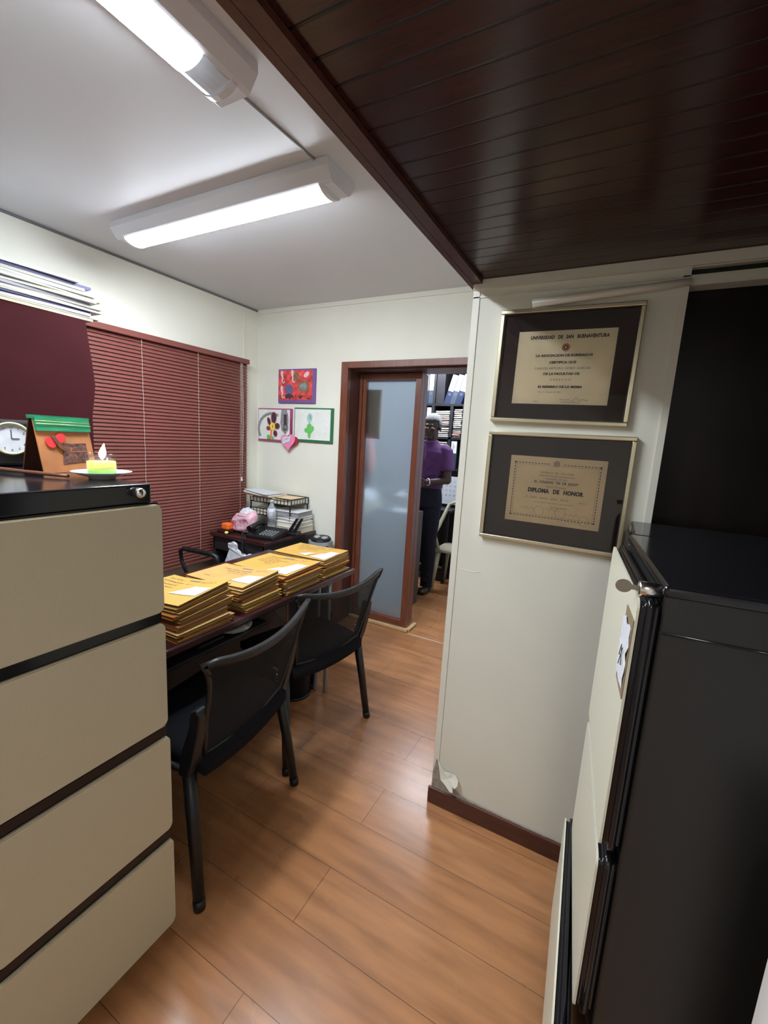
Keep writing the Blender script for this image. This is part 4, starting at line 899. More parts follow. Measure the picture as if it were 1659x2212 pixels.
# ================================================================ CHAIRS
def visitor_chair():
    t = thing('visitor_chair', '', 'chair')
    # seat pad: waterfall, sagging in the middle
    bm = nb(); nx, ny = 14, 12; top = []; bot = []
    for i in range(nx + 1):
        u = -1 + 2 * i / nx; rt = []; rb = []
        for j in range(ny + 1):
            v = -1 + 2 * j / ny
            x = 0.232 * u * (1 - 0.05 * v * v); y = 0.01 + 0.215 * v * (1 - 0.06 * u * u)
            e = max(abs(u), abs(v)) ** 8
            sag = -0.012 * (1 - u * u) + (-0.02 * max(0, v) ** 3) + (-0.022 * max(0, -v) ** 3)
            rt.append(bm.verts.new((x, y, 0.500 + sag - 0.022 * e))); rb.append(bm.verts.new((x, y, 0.428 + sag * 1.1 + 0.014 * e)))
        top.append(rt); bot.append(rb)
    for i in range(nx):
        for j in range(ny):
            bm.faces.new((top[i][j], top[i + 1][j], top[i + 1][j + 1], top[i][j + 1])); bm.faces.new((bot[i][j], bot[i][j + 1], bot[i + 1][j + 1], bot[i + 1][j]))
    for i in range(nx):
        bm.faces.new((bot[i][0], bot[i + 1][0], top[i + 1][0], top[i][0])); bm.faces.new((bot[i][ny], top[i][ny], top[i + 1][ny], bot[i + 1][ny]))
    for j in range(ny):
        bm.faces.new((bot[0][j], top[0][j], top[0][j + 1], bot[0][j + 1])); bm.faces.new((bot[nx][j], bot[nx][j + 1], top[nx][j + 1], top[nx][j]))
    obj('seat', bm, M_fabric, t, smooth=True)
    # under-frame rails
    bm = nb(); tube(bm, [(-0.235, -0.15, 0.43), (-0.235, 0.16, 0.43)], 0.012); tube(bm, [(0.235, -0.15, 0.43), (0.235, 0.16, 0.43)], 0.012); tube(bm, [(-0.235, -0.12, 0.43), (0.235, -0.12, 0.43)], 0.010); tube(bm, [(-0.235, 0.13, 0.43), (0.235, 0.13, 0.43)], 0.010)
    obj('seat_frame', bm, M_plastic, t)
    for sx in (-1, 1):
        bm = nb(); tube(bm, [(sx * 0.236, -0.145, 0.44), (sx * 0.254, -0.18, 0.22), (sx * 0.270, -0.21, 0.004)], [0.021, 0.019, 0.017], 12)
        lg = obj('leg', bm, M_plastic, t); bm = nb(); tube(bm, [(sx * 0.2683, -0.2065, 0.03), (sx * 0.271, -0.212, 0.0)], 0.0185, 12); obj('foot_cap', bm, M_plastic, lg)
        bm = nb(); tube(bm, [(sx * 0.236, 0.150, 0.43), (sx * 0.246, 0.175, 0.2), (sx * 0.252, 0.198, 0.004)], [0.016, 0.0145, 0.0135], 12)
        lg = obj('leg', bm, M_plastic, t); bm = nb(); tube(bm, [(sx * 0.2515, 0.195, 0.03), (sx * 0.2525, 0.199, 0.0)], 0.0155, 12); obj('foot_cap', bm, M_plastic, lg)
    def Yb(x, z):   # back surface: leaning, bowed
        k = (z - 0.5) / 0.35
        return -0.165 - 0.085 * k - 0.045 * (1 - (x / 0.28) ** 2) * (0.6 + 0.4 * k)
    out = []
    def half(z):
        k = max(0, (z - 0.475) / 0.352)
        return 0.200 + 0.030 * min(1, k * 2.2) + 0.050 * k ** 5
    zs = [0.475 + 0.352 * i / 10 for i in range(11)]
    L1 = [(-half(z), Yb(-half(z), z), z) for z in zs]; R1 = [(half(z), Yb(half(z), z), z) for z in zs]
    hw = half(zs[-1]); T1 = [(hw * (1 - 2 * i / 12), 0, zs[-1] + 0.008 - 0.045 * (1 - (1 - 2 * i / 12) ** 2)) for i in range(1, 12)]
    T1 = [(x, Yb(x, z), z) for x, _, z in T1]
    B1 = [(-half(0.475) * (1 - 2 * i / 8), 0, 0.475 - 0.02 * (1 - (1 - 2 * i / 8) ** 2)) for i in range(1, 8)]; B1 = [(x, Yb(x, z), z) for x, _, z in B1]
    # mesh panel
    bm = nb(); gy = []
    for r_, (l, rr) in enumerate(zip(L1, R1)):
        row = []
        for i in range(17):
            u = i / 16; x = l[0] + (rr[0] - l[0]) * u; sagk = r_ / 10
            z = l[2] + 0.008 * sagk - 0.045 * sagk ** 3 * (1 - (2 * u - 1) ** 2) - 0.02 * (1 - sagk) ** 3 * (1 - (2 * u - 1) ** 2)
            row.append(bm.verts.new((x, Yb(x, z), z)))
        gy.append(row)
    for a, b in zip(gy, gy[1:]):
        for i in range(16): bm.faces.new((a[i], a[i + 1], b[i + 1], b[i])).smooth = True
    obj('backrest_mesh', bm, M_mesh, t, label='open black mesh back')
    bm = nb(); loop = R1 + T1 + L1[::-1] + B1
    rad = [0.008] * len(R1) + [0.012] * len(T1) + [0.008] * len(L1) + [0.005] * len(B1)
    tube(bm, loop, rad, 10, closed=True); obj('backrest_frame', bm, M_plastic, t)
    # broad top rim, flared
    bm = nb(); rows = []
    tips = [R1[-2], R1[-1]] + T1 + [L1[-1], L1[-2]]
    m_ = len(tips)
    for i, p in enumerate(tips):
        e = abs(2 * i / (m_ - 1) - 1); hgt = 0.030 * (1 - 0.55 * e ** 3); P = Vector(p)
        rows.append([bm.verts.new(P + Vector((0, -0.010, -hgt * .5))), bm.verts.new(P + Vector((0, -0.016, hgt * .35))), bm.verts.new(P + Vector((0, -0.006, hgt * .55))), bm.verts.new(P + Vector((0, 0.010, hgt * .1))), bm.verts.new(P + Vector((0, 0.006, -hgt * .5)))])
    for a, b in zip(rows, rows[1:]):
        for j in range(5): bm.faces.new((a[j], b[j], b[(j + 1) % 5], a[(j + 1) % 5]))
    bm.faces.new(rows[0]); bm.faces.new(rows[-1][::-1]); bmesh.ops.recalc_face_normals(bm, faces=bm.faces[:])
    obj('backrest_rim', bm, M_plastic, t, smooth=True)
    for sx in (-1, 1):
        bm = nb(); prism(bm, [(-0.16, 0.425), (-0.125, 0.43), (-0.135, 0.50), (-0.170, 0.60), (-0.178, 0.655), (-0.200, 0.665), (-0.215, 0.65), (-0.205, 0.58), (-0.180, 0.48)], 0.036, Matrix.Translation((sx * 0.243 + 0.018, 0, 0)) @ Matrix.Rotation(PI / 2, 4, 'Z'))
        bevel(bm, 0.005, 2); obj('back_bracket', bm, M_plastic, t)
        bm = nb()
        for k in range(3): tube(bm, [(sx * 0.205, -0.150 - 0.004 * k, 0.50 + 0.014 * k), (sx * 0.222, -0.155, 0.485 + 0.012 * k), (sx * 0.232, -0.140, 0.450 + 0.012 * k)], 0.0028, 6)
        obj('spring', bm, M_chrome, t, label='small chrome spring')
    return t
def dup(root, loc, rz, label):
    r = root.copy(); C.objects.link(r); r.location = loc; r.rotation_euler = (0, 0, rz); r['label'] = label
    for ch in list(root.children):
        c = ch.copy(); C.objects.link(c); c.parent = r
        for g in ch.children:
            d = g.copy(); C.objects.link(d); d.parent = c
    return r
ch = visitor_chair(); ch['group'] = 'black mesh chairs at the desk'
ch2 = dup(ch, (-1.259, 1.618, 0), math.radians(80), 'black mesh-back chair pushed under the desk, the farther one near the glass panel')
ch.location = (-1.208, 0.996, 0); ch.rotation_euler = (0, 0, math.radians(97.5)); ch['label'] = 'black mesh-back chair pushed under the desk, the nearer one beside the beige cabinet'
# coiled cord hanging between the chairs
bm = nb(); pts = []
for i in range(170):
    k = i / 169; a = i * 0.75; pts.append((-1.17 + 0.008 * math.cos(a), 1.375 + 0.02 * math.sin(k * PI) + 0.008 * math.sin(a), 0.655 - 0.25 * k))
tube(bm, pts, 0.0022, 5); tube(bm, [(-1.17, 1.375, 0.655), (-1.22, 1.37, 0.70), (-1.235, 1.36, 0.715)], 0.002, 5)
tag(obj('coiled_cord', bm, M_plastic), 'black coiled telephone cord hanging under the desk between the two chairs', 'cord')
# waste bin
bn = thing('waste_bin', 'black round waste bin on the floor under the desk between the chairs', 'waste bin', (-1.47, 1.815, 0))
bm = nb(); lathe(bm, [(0.085, 0.0), (0.088, 0.004), (0.098, 0.20), (0.102, 0.20), (0.102, 0.207), (0.094, 0.207), (0.083, 0.008), (0.001, 0.008)], 32); obj('bucket', bm, M_plastic, bn)
bm = nb(); lathe(bm, [(0.088, 0.0), (0.095, 0.0), (0.095, 0.012), (0.089, 0.014)], 32); obj('base_ring', bm, M_plastic, bn)

# desk chair behind the desk
oc = thing('office_chair', 'office chair behind the desk with black loop armrests and a wine-red back', 'chair', (-2.24, 1.58, 0), 0)
bm = nb(); tube(bm, [(0, 0, 0.06), (0, 0, 0.42)], 0.03, 12); 
for k in range(5):
    a = k * 2 * PI / 5 + .3; tube(bm, [(0, 0, 0.08), (0.2 * math.cos(a), 0.2 * math.sin(a), 0.055)], [0.02, 0.014], 8); lathe(bm, [(0.022, -0.018), (0.022, 0.018)], 12, (0.2 * math.cos(a), 0.2 * math.sin(a), 0.0225), axis='Y')
obj('base', bm, M_plastic, oc)
bm = bbox(-0.2, 0.2, -0.2, 0.2, 0.42, 0.49, 0.025, 3); obj('seat', bm, M_burg, oc)
bm = bbox(-0.27, -0.21, -0.2, 0.045, 0.50, 0.92, 0.025, 3); obj('backrest', bm, M_burg, oc, label='wine-red backrest')
for sy in (-1, 1):
    y = sy * 0.235
    lp = [(-0.10, y, 0.47), (-0.19, y, 0.60), (-0.205, y, 0.675), (-0.17, y, 0.695), (0.08, y, 0.70), (0.135, y, 0.69), (0.14, y, 0.655), (0.05, y, 0.47)]
    bm = nb(); tube(bm, lp, [0.012, 0.012, 0.013, 0.016, 0.017, 0.015, 0.012, 0.012], 10); tube(bm, [(0.05, y, 0.47), (-0.10, y, 0.47)], 0.012, 8); obj('armrest', bm, M_plastic, oc, label='black loop armrest')

# ================================================================ SIDE TABLE AND ITS THINGS
st = thing('side_table', 'dark mahogany side table in the corner below the pictures', 'side table', (-2.35, 2.45, 0))
def sb(x0, x1, y0, y1, z0, z1, b=0.003): return bbox(x0 + 2.35, x1 + 2.35, y0 - 2.45, y1 - 2.45, z0, z1, b)
T2 = 0.725  # side table height
obj('table_top', sb(-2.58, -2.035, 2.16, 2.735, T2 - 0.025, T2, 0.005), M_desk, st)
obj('drawer_front', sb(-2.56, -2.06, 2.18, 2.20, 0.60, T2 - 0.028), M_shelf, st)
obj('side_panel', sb(-2.565, -2.545, 2.18, 2.72, 0.0, T2 - 0.025), M_shelf, st); obj('side_panel', sb(-2.075, -2.055, 2.18, 2.72, 0.0, T2 - 0.025), M_shelf, st)
obj('back_panel', sb(-2.545, -2.075, 2.70, 2.72, 0.0, T2 - 0.025), M_shelf, st); obj('shelf', sb(-2.545, -2.075, 2.20, 2.70, 0.42, 0.44), M_shelf, st)
bm = nb(); lathe(bm, [(0.006, 0), (0.010, -0.016), (0.001, -0.018)], 12, (0.04, 2.18 - 2.45, 0.655), axis='Y'); obj('knob', bm, M_chrome, st)
# white bag and boxes in front
def blob_bag(name, mt, loc, sx, sy, sz, label, cat='bag', jit=0.006, handles=False, seed=1, n=3):
    rr = random.Random(seed); bm = nb(); bmesh.ops.create_icosphere(bm, subdivisions=n, radius=1)
    for v in bm.verts:
        c = v.co; k = 1 - 0.35 * max(0, c.z); s = math.copysign
        v.co = Vector((sx * s(abs(c.x) ** .7, c.x) * k, sy * s(abs(c.y) ** .8, c.y) * k, sz * (0.5 + 0.5 * s(abs(c.z) ** .8, c.z))))
        v.co += Vector([rr.uniform(-jit, jit) for _ in range(3)]); v.co.z = max(0.0, v.co.z)
    if handles:
        for s in (-1, 1):
            prism(bm, [(s * sx * .75, sz * .75), (s * sx * .3, sz * .8), (s * sx * .45, sz * 1.25), (s * sx * .6, sz * 1.3)], 0.004)
    o = obj(name, bm, mt); o.location = loc; tag(o, label, cat); return o
b1 = thing('plastic_bag', 'white printed plastic carrier bag hanging in front of the side table', 'bag', (-2.29, 2.145, 0.42))
bm = nb(); prism(bm, [(-0.13, 0), (0.13, 0.0), (0.125, 0.13), (0.12, 0.185), (0.06, 0.205), (0.01, 0.225), (0.005, 0.26), (-0.03, 0.275), (-0.07, 0.26), (-0.06, 0.215), (-0.095, 0.13)], 0.02, Matrix.Translation((0, -0.01, 0)))
bmesh.ops.subdivide_edges(bm, edges=bm.edges[:], cuts=2, use_grid_fill=True)
for v in bm.verts: v.co.y += random.uniform(-.004, .004)
obj('bag_body', bm, M_whitebag, b1)
bm = text_bm([('PRODUCTO', -0.035, 0.248, 0.012, 'CENTER', 0, 0.8), ('DE CALI', -0.035, 0.236, 0.012, 'CENTER', 0, 0.8)]); bm.transform(Matrix.Translation((0, -0.0165, 0))); obj('print', bm, M_ink, b1)
blob_bag('plastic_bag', M_whitebag, (-2.13, 2.12, 0.46), 0.05, 0.04, 0.18, 'crumpled white plastic bag behind the desk, left of the blue and white box', seed=3)
bx = thing('small_box', 'small blue and white carton behind the desk', 'box', (-2.02, 2.10, 0.60)); obj('carton', bbox(-0.045, 0.045, -0.025, 0.025, 0, 0.065, 0.002), M_white, bx); obj('printed_side', bbox(-0.02, 0.028, -0.0265, -0.0255, 0.005, 0.045, 0), M_bluep, bx)
o = obj('stool', (lambda b: b)(nb()), M_shelf); bm = nb(); box(bm, -0.14, 0.14, -0.06, 0.06, 0.44, 0.46)
for sx in (-1, 1):
    for sy in (-1, 1): box(bm, sx * 0.12 - 0.01, sx * 0.12 + 0.01, sy * 0.045 - 0.008, sy * 0.045 + 0.008, 0, 0.44)
bm.to_mesh(o.data); bm.free(); o.location = (-2.06, 2.08, 0); tag(o, 'low dark stool behind the desk, under the white bag and carton', 'stool')
bx.location = (-2.02, 2.075, 0.46); bx.scale = (1, 1, 2.9)
# telephone
ph = thing('telephone', 'black desk telephone with rows of keys, on the side table', 'telephone', (-2.165, 2.32, T2), math.radians(10))
bm = nb(); prism(bm, [(-0.10, 0.0), (0.10, 0.0), (0.10, 0.055), (-0.10, 0.022)], 0.23, Matrix.Translation((0.115, 0, 0)) @ Matrix.Rotation(PI / 2, 4, 'Z')); bevel(bm, 0.006, 2); obj('phone_base', bm, M_plastic, ph)
bm = nb(); tube(bm, [(-0.085, -0.09, 0.062), (-0.085, -0.06, 0.072), (-0.085, 0, 0.085), (-0.085, 0.06, 0.088), (-0.085, 0.09, 0.083)], [0.026, 0.020, 0.017, 0.020, 0.027], 12); obj('handset', bm, M_plastic, ph)
bm = nb()
for r_ in range(4):
    for c_ in range(5):
        x, y = -0.02 + c_ * 0.024, -0.07 + r_ * 0.026; zt = 0.022 + 0.033 * (y + 0.1) / 0.2; box(bm, x, x + 0.014, y, y + 0.012, zt, zt + 0.006)
obj('keypad', bm, M_key, ph, label='grey keys')
bm = nb(); pts = [(-0.085 + 0.009 * math.cos(i * .8), -0.125 + 0.009 * math.sin(i * .8) , 0.05 - 0.0012 * i) for i in range(120)]; pts = [(x, y - 0.045, z) for x, y, z in pts]; tube(bm, pts, 0.0025, 5); tube(bm, [(-0.085, -0.10, 0.055), (-0.085, -0.14, 0.06), (-0.076, -0.17, 0.05)], 0.0025, 5); obj('coiled_cord', bm, M_plastic, ph)
# second cradle
pc = thing('phone_cradle', 'black cradle with two slanted prongs right of the telephone', 'cradle', (-2.075, 2.50, T2), math.radians(15))
bm = nb(); box(bm, -0.045, 0.045, -0.05, 0.05, 0, 0.022); bevel(bm, 0.006, 2); obj('cradle_base', bm, M_plastic, pc)
for k in (0, 1):
    bm = nb(); prism(bm, [(-0.04 + 0.035 * k, 0.018), (-0.015 + 0.035 * k, 0.018), (0.045 + 0.03 * k, 0.125), (0.03 + 0.03 * k, 0.13)], 0.022, Matrix.Translation((0, -0.02 + 0.02 * k, 0))); bevel(bm, 0.003, 1); obj('prong', bm, M_plastic, pc)
# books
bz = T2
bk = [('tan hardback book, lowest of the book stack on the side table', M_book3, 0.045, 0.265, 0.215, 0.0), ('white book second from below in the stack on the side table', M_book1, 0.035, 0.255, 0.20, 0.04), ('thin grey and white book in the middle of the stack on the side table', M_book1, 0.022, 0.24, 0.19, -0.05), ('thin white book second from the top of the stack on the side table', M_book1, 0.020, 0.25, 0.195, 0.03), ('grey thick book with a printed white cover, topmost on the side table stack', M_book2, 0.038, 0.25, 0.20, 0.10)]
for i, (lb, m, h, wx, wy, rz) in enumerate(bk):
    t = thing('book', lb, 'book', (-2.185 + 0.006 * (i % 2), 2.615, bz), rz, 'books stacked on the side table')
    bm = nb(); box(bm, -wx / 2, wx / 2, -wy / 2, wy / 2, 0, 0.003); box(bm, -wx / 2, wx / 2, -wy / 2, wy / 2, h - 0.0035, h - 0.0005); box(bm, -wx / 2, -wx / 2 + 0.003, -wy / 2, wy / 2, 0.003, h - 0.0035); obj('cover', bm, [m][0], t)
    obj('pages', bbox(-wx / 2 + 0.0035, wx / 2 - 0.004, -wy / 2 + 0.004, wy / 2 - 0.004, 0.0035, h - 0.004, 0), M_paperl if i != 4 else M_book2, t)
    if i == 4:
        obj('title_sheet', bbox(-wx / 2 + 0.004, wx / 2 - 0.004, -wy / 2 + 0.004, wy / 2 - 0.004, h - 0.0004, h + 0.0006, 0), M_book1, t, label='white printed sheet')
    bz += h
# letter tray
lt = thing('letter_tray', 'black two-tier wire letter tray full of papers on the side table', 'letter tray', (-2.33, 2.63, T2), 0)
bm = nb()
for z0 in (0.10, 0.20):
    for s in (-1, 1): box(bm, -0.21, 0.21, s * 0.105 - 0.002, s * 0.105 + 0.002, z0, z0 + 0.006); box(bm, -0.21, 0.21, s * 0.105 - 0.002, s * 0.105 + 0.002, z0 + 0.05, z0 + 0.057)
    for s in (-1, 1): box(bm, s * 0.21 - 0.002, s * 0.21 + 0.002, -0.105, 0.105, z0, z0 + 0.006)
    box(bm, 0.208, 0.212, -0.105, 0.105, z0 + 0.05, z0 + 0.057)
    for k in range(13):
        x = -0.21 + 0.035 * k
        for s in (-1, 1): box(bm, x - 0.002, x + 0.002, s * 0.105 - 0.0015, s * 0.105 + 0.0015, z0, z0 + 0.055)
    for k in range(7): box(bm, 0.2085, 0.2115, -0.1 + 0.033 * k - 0.002, -0.1 + 0.033 * k + 0.002, z0, z0 + 0.055)
    for k in range(12): box(bm, -0.20 + 0.036 * k, -0.197 + 0.036 * k, -0.105, 0.105, z0, z0 + 0.003)
for sx in (-1, 1):
    for sy in (-1, 1): box(bm, sx * 0.2 - 0.004, sx * 0.2 + 0.004, sy * 0.105 - 0.004, sy * 0.105 + 0.004, 0.0, 0.20)
obj('tray_frame', bm, M_plastic, lt)
def sheaf(name, mt, loc, rz, wx, wy, h, curl, label, group=None):
    bm = nb(); sheet_slab(bm, wx, wy, lambda u, v: curl * (1 - u) ** 2 * (0.4 + 0.6 * (1 - v)), lambda u, v: h + curl * (1 - u) ** 2 * (0.4 + 0.6 * (1 - v)), 8, 6, x0=-wx / 2, y0=-wy / 2)
    o = obj(name, bm, mt); o.location = loc; o.rotation_euler = (0, 0, rz); tag(o, label, 'papers', group); return o
G = 'papers in the letter tray'
sheaf('paper_sheaf', M_paperl, (-2.36, 2.63, T2 + 0.107), 0.03, 0.40, 0.19, 0.022, 0.0, 'white papers in the lower tier of the letter tray', G)
sheaf('paper_sheaf', M_paperl, (-2.37, 2.62, T2 + 0.130), -0.03, 0.40, 0.19, 0.008, 0.006, 'thin cream folder lying on the papers of the lower tray tier', G)
sheaf('paper_sheaf', M_paperl, (-2.35, 2.63, T2 + 0.208), 0.02, 0.40, 0.19, 0.030, 0.0, 'cream papers in the upper tier of the letter tray', G)
sheaf('paper_sheaf', mat('buff_manila', (0.70, 0.55, 0.33), 0.6), (-2.36, 2.62, T2 + 0.242), 0.04, 0.42, 0.20, 0.010, 0.01, 'buff folder on the upper tier of the letter tray', G)
sheaf('paper_sheaf', M_paperl, (-2.44, 2.59, T2 + 0.256), 0.06, 0.27, 0.20, 0.012, 0.018, 'cream papers curling up on top of the buff folder', G)
sheaf('paper_sheaf', M_white, (-2.44, 2.58, T2 + 0.273), -0.05, 0.25, 0.19, 0.004, 0.02, 'curled white sheet, topmost on the letter tray', G)
# bottle
bo = thing('water_bottle', 'clear plastic water bottle with a white cap, beside the letter tray', 'bottle', (-2.265, 2.475, T2))
bm = nb(); lathe(bm, [(0.030, 0), (0.033, 0.006), (0.033, 0.05), (0.031, 0.055), (0.033, 0.06), (0.033, 0.15), (0.027, 0.185), (0.014, 0.215), (0.0135, 0.225)], 28); obj('bottle_body', bm, mat('clear_plastic', (0.82, 0.87, 0.90), 0.1, trans=0.75), bo)
bm = nb(); lathe(bm, [(0.0338, 0.08), (0.0338, 0.165), (0.0300, 0.180)], 28); obj('label_wrap', bm, mat('silver_label', (0.60, 0.62, 0.70), 0.35, noise=0.4, nscale=60), bo)
bm = nb(); lathe(bm, [(0.0155, 0.222), (0.0155, 0.240), (0.013, 0.243), (0.001, 0.243)], 20); obj('cap', bm, mat('pale_green_cap', (0.45, 0.55, 0.50), 0.4), bo)
# pink bag etc.
pb = thing('pink_bag', 'pink and white printed plastic bag lying on the side table', 'bag', (-2.375, 2.30, T2))
bm = nb(); bmesh.ops.create_icosphere(bm, subdivisions=4, radius=1); rr = random.Random(5)
for v in bm.verts:
    c = v.co.copy(); s = math.copysign; n_ = 0.005 * math.sin(7 * c.x + 4 * c.z) + 0.004 * math.sin(11 * c.z + 5 * c.y)
    v.co = Vector((0.115 * s(abs(c.x) ** .6, c.x), 0.05 * s(abs(c.y) ** .8, c.y), 0.075 + 0.075 * s(abs(c.z) ** .6, c.z) + 0.035 * c.x)) * (1 + n_) + Vector((0, n_, n_)); v.co.z = max(v.co.z, 0)
obj('bag_film', bm, M_pinkbag, pb, smooth=True)
bm = text_bm([('OO', -0.045, 0.075, 0.035, 'CENTER', 0, 1.1, 0.001), ('O O', 0.045, 0.085, 0.026, 'CENTER', 0, 1.1, 0.001), ('Y', -0.02, 0.04, 0.04)]); bm.transform(Matrix.Translation((0, -0.0625, 0))); obj('bag_print', bm, M_red, pb)
blob_bag('tissue_wrap', M_whitebag, (-2.44, 2.40, T2 + 0.02), 0.085, 0.05, 0.15, 'crumpled white plastic wrap behind the pink bag on the side table', 'wrap', seed=9)
bpy.data.objects[-1] if False else None
o = obj('orange_cap_box', bbox(-0.035, 0.035, -0.03, 0.03, 0, 0.05, 0.012, 3), M_orange); o.location = (-2.475, 2.235, T2 + 0.022); tag(o, 'orange rounded plastic piece on a dark box left of the pink bag', 'plastic piece')
o = obj('dark_box', bbox(-0.06, 0.05, -0.04, 0.04, 0, 0.022, 0.004), M_desk); o.location = (-2.48, 2.235, T2); tag(o, 'flat dark red box under the orange piece on the side table', 'box')
bm = nb(); ellipsoid(bm, (0, 0, 0.011), (0.014, 0.014, 0.011)); o = obj('lime_ball', bm, M_lime, smooth=True); o.location = (-2.43, 2.185, T2); tag(o, 'small lime yellow ball at the front of the side table', 'ball')
# black and silver appliance
ap = thing('fan_heater', 'black and silver appliance with two round dials beside the side table', 'appliance', (-1.915, 2.635, 0), math.radians(8))
bm = nb(); prism(bm, rrect(-0.085, 0.085, -0.075, 0.075, 0.05, 6), 0.68, Matrix.Rotation(PI / 2, 4, 'X')); 
obj('appliance_body', bm, M_silver, ap, smooth=False)
bm = nb(); prism(bm, rrect(-0.088, 0.088, 0.02, 0.077, 0.028, 5), 0.62, Matrix.Translation((0, 0, 0.035)) @ Matrix.Rotation(PI / 2, 4, 'X')); obj('front_shell', bm, M_plastic, ap)
bm = nb(); 
M_ = Matrix.Translation((0, 0, 0.694)) @ Matrix.Rotation(0.12, 4, 'X'); lathe(bm, [(0.074, -0.014), (0.078, 0), (0.070, 0.008), (0.001, 0.010)], 28); bm.transform(M_); obj('top_cap', bm, M_plastic, ap)
for s in (-1, 1):
    bm = nb(); lathe(bm, [(0.026, 0.0), (0.024, 0.007), (0.016, 0.004), (0.001, 0.004)], 20, (s * 0.032, 0, 0.009)); bm.transform(M_); obj('dial_ring', bm, M_silver, ap, label='silver dial')

# ================================================================ RIGHT FILING CABINET
R2 = thing('filing_cabinet', 'black filing cabinet with cream drawer fronts and a key in its lock', 'filing cabinet', (0.095, 0.785, 0), math.radians(5.0))
# local: x to the right (depth of the cabinet), y away from the camera
bm = nb(); box(bm, 0.0, 0.335, 0.0, 0.455, 0.0, 1.262); bevel(bm, 0.006, 3); obj('carcass', bm, M_blackS, R2)
bm = nb(); box(bm, -0.004, 0.34, -0.003, 0.458, 1.250, 1.270); bevel(bm, 0.007, 3); obj('top', bm, M_black, R2, label='glossy black top')
bm = nb(); tube(bm, [(0.004, -0.0005, 1.192), (0.33, -0.0005, 1.192)], 0.0022, 6); obj('side_seam', bm, M_black, R2)
def front(z0, z1, out, near=0.0, far=0.452):
    bm = nb(); prism(bm, rrect(-0.001 + near, far, z0, z1, 0.020), 0.030, Matrix.Translation((-0.001 - out, 0, 0)) @ Matrix.Rotation(PI / 2, 4, 'Z'))
    es = [e for e in bm.edges if len(e.link_faces) == 2 and e.link_faces[0].normal.angle(e.link_faces[1].normal) > 1.2]
    bmesh.ops.bevel(bm, geom=es, offset=0.010, segments=4, affect='EDGES')
    d = obj('drawer', bm, M_black, R2, smooth=True)
    bm = nb(); prism(bm, rrect(0.006 + near, far - 0.001, z0 + 0.004, z1 - 0.006, 0.018), 0.004, Matrix.Translation((-0.0305 - out, 0, 0)) @ Matrix.Rotation(PI / 2, 4, 'Z'))
    obj('drawer_skin', bm, M_cab2, d, label='cream drawer face')
    return d
front(0.765, 1.243, 0.0)
front(0.40, 0.752, -0.0005)
d3 = front(0.06, 0.402, 0.034, -0.045, 0.495); d3.rotation_euler = (0, 0, -0.036)
lk = nb(); lathe(lk, [(0.0125, 0.0), (0.0125, -0.030), (0.011, -0.0325), (0.001, -0.0325)], 24, (-0.002, 0.022, 1.253), axis='X'); lko = obj('lock', lk, M_chrome, R2, label='round chrome lock')
bm = nb(); box(bm, -0.047, -0.0345, 0.0208, 0.0232, 1.249, 1.257); ks = ell(-0.056, 1.253, 0.0125, 0.011, 16); prism(bm, ks, 0.0022, Matrix.Translation((0, 0.0209, 0))); obj('key', bm, M_keym, lko, label='key standing in the lock')
lb = nb(); n_ = 7
gT = []
for i in range(n_ + 1):
    row = []
    for j in range(n_ + 1):
        row.append(lb.verts.new((-0.0370 - 0.003 * random.random(), 0.014 + 0.080 * i / n_ + 0.004 * math.sin(j * 2.2), 1.075 + 0.108 * j / n_ + 0.004 * math.sin(i * 1.7))))
    gT.append(row)
for i in range(n_):
    for j in range(n_): lb.faces.new((gT[i][j], gT[i][j + 1], gT[i + 1][j + 1], gT[i + 1][j]))
lab = obj('torn_label', lb, M_white, R2, label='crumpled torn white label')
so_ = lab.modifiers.new('s', 'SOLIDIFY'); so_.thickness = 0.0006
bm = nb(); box(bm, -0.0365, -0.0345, 0.008, 0.092, 1.060, 1.20); obj('label_backing', bm, M_cardb, R2)
bm = nb(); tube(bm, [(-0.0415, 0.03, 1.11), (-0.0415, 0.05, 1.14), (-0.0415, 0.062, 1.115)], 0.0008, 4); tube(bm, [(-0.0415, 0.035, 1.14), (-0.0415, 0.058, 1.10)], 0.0008, 4); obj('pen_marks', bm, M_ink, R2)
# second black cabinet between it and the wall
k2 = thing('low_cabinet', 'plain black cabinet between the filing cabinet and the doorway wall', 'cabinet', (0.066, 1.255, 0))
obj('cabinet_body', bbox(0.0, 0.55, 0.0, 0.245, 0.0, 1.255, 0.004), M_blackS, k2); obj('top', bbox(-0.003, 0.555, -0.002, 0.246, 1.256, 1.269, 0.004), M_black, k2)
bm = nb(); box(bm, -0.012, -0.001, 0.006, 0.24, 0.05, 1.24); bevel(bm, 0.003, 1); obj('cabinet_door', bm, M_blackS, k2)

# ================================================================ ARCHIVE ROOM
sf = thing('archive_shelf', 'black shelving unit full of binders and case files behind the doorway', 'shelf', (-1.95, 4.62, 0))
def fb(x0, x1, z0, z1, y0=4.45, y1=4.80): return (x0 + 1.95, x1 + 1.95, y0 - 4.62, y1 - 4.62, z0, z1)
bm = nb()
for a in ((-2.75, -2.72, 0, 2.4), (-1.478, -1.447, 0, 1.858)): box(bm, *fb(*a))
obj('upright', bm, M_shelf, sf)
bm = nb()
for a in ((-2.72, -1.20, 1.858, 1.880), (-2.72, -1.478, 1.51, 1.532), (-2.72, -1.478, 1.18, 1.20), (-2.72, -1.478, 0.02, 0.05), (-2.72, -1.478, 0.70, 0.72)):
    bm = nb(); box(bm, *fb(*a)); obj('shelf_board', bm, M_shelf, sf)
bm = nb()
for a in ((-1.826, -1.796, 1.20, 1.858), (-1.615, -1.583, 1.20, 1.858), (-1.822, -1.796, 1.88, 2.3), (-2.3, -2.28, 1.2, 2.3)): box(bm, *fb(*a))
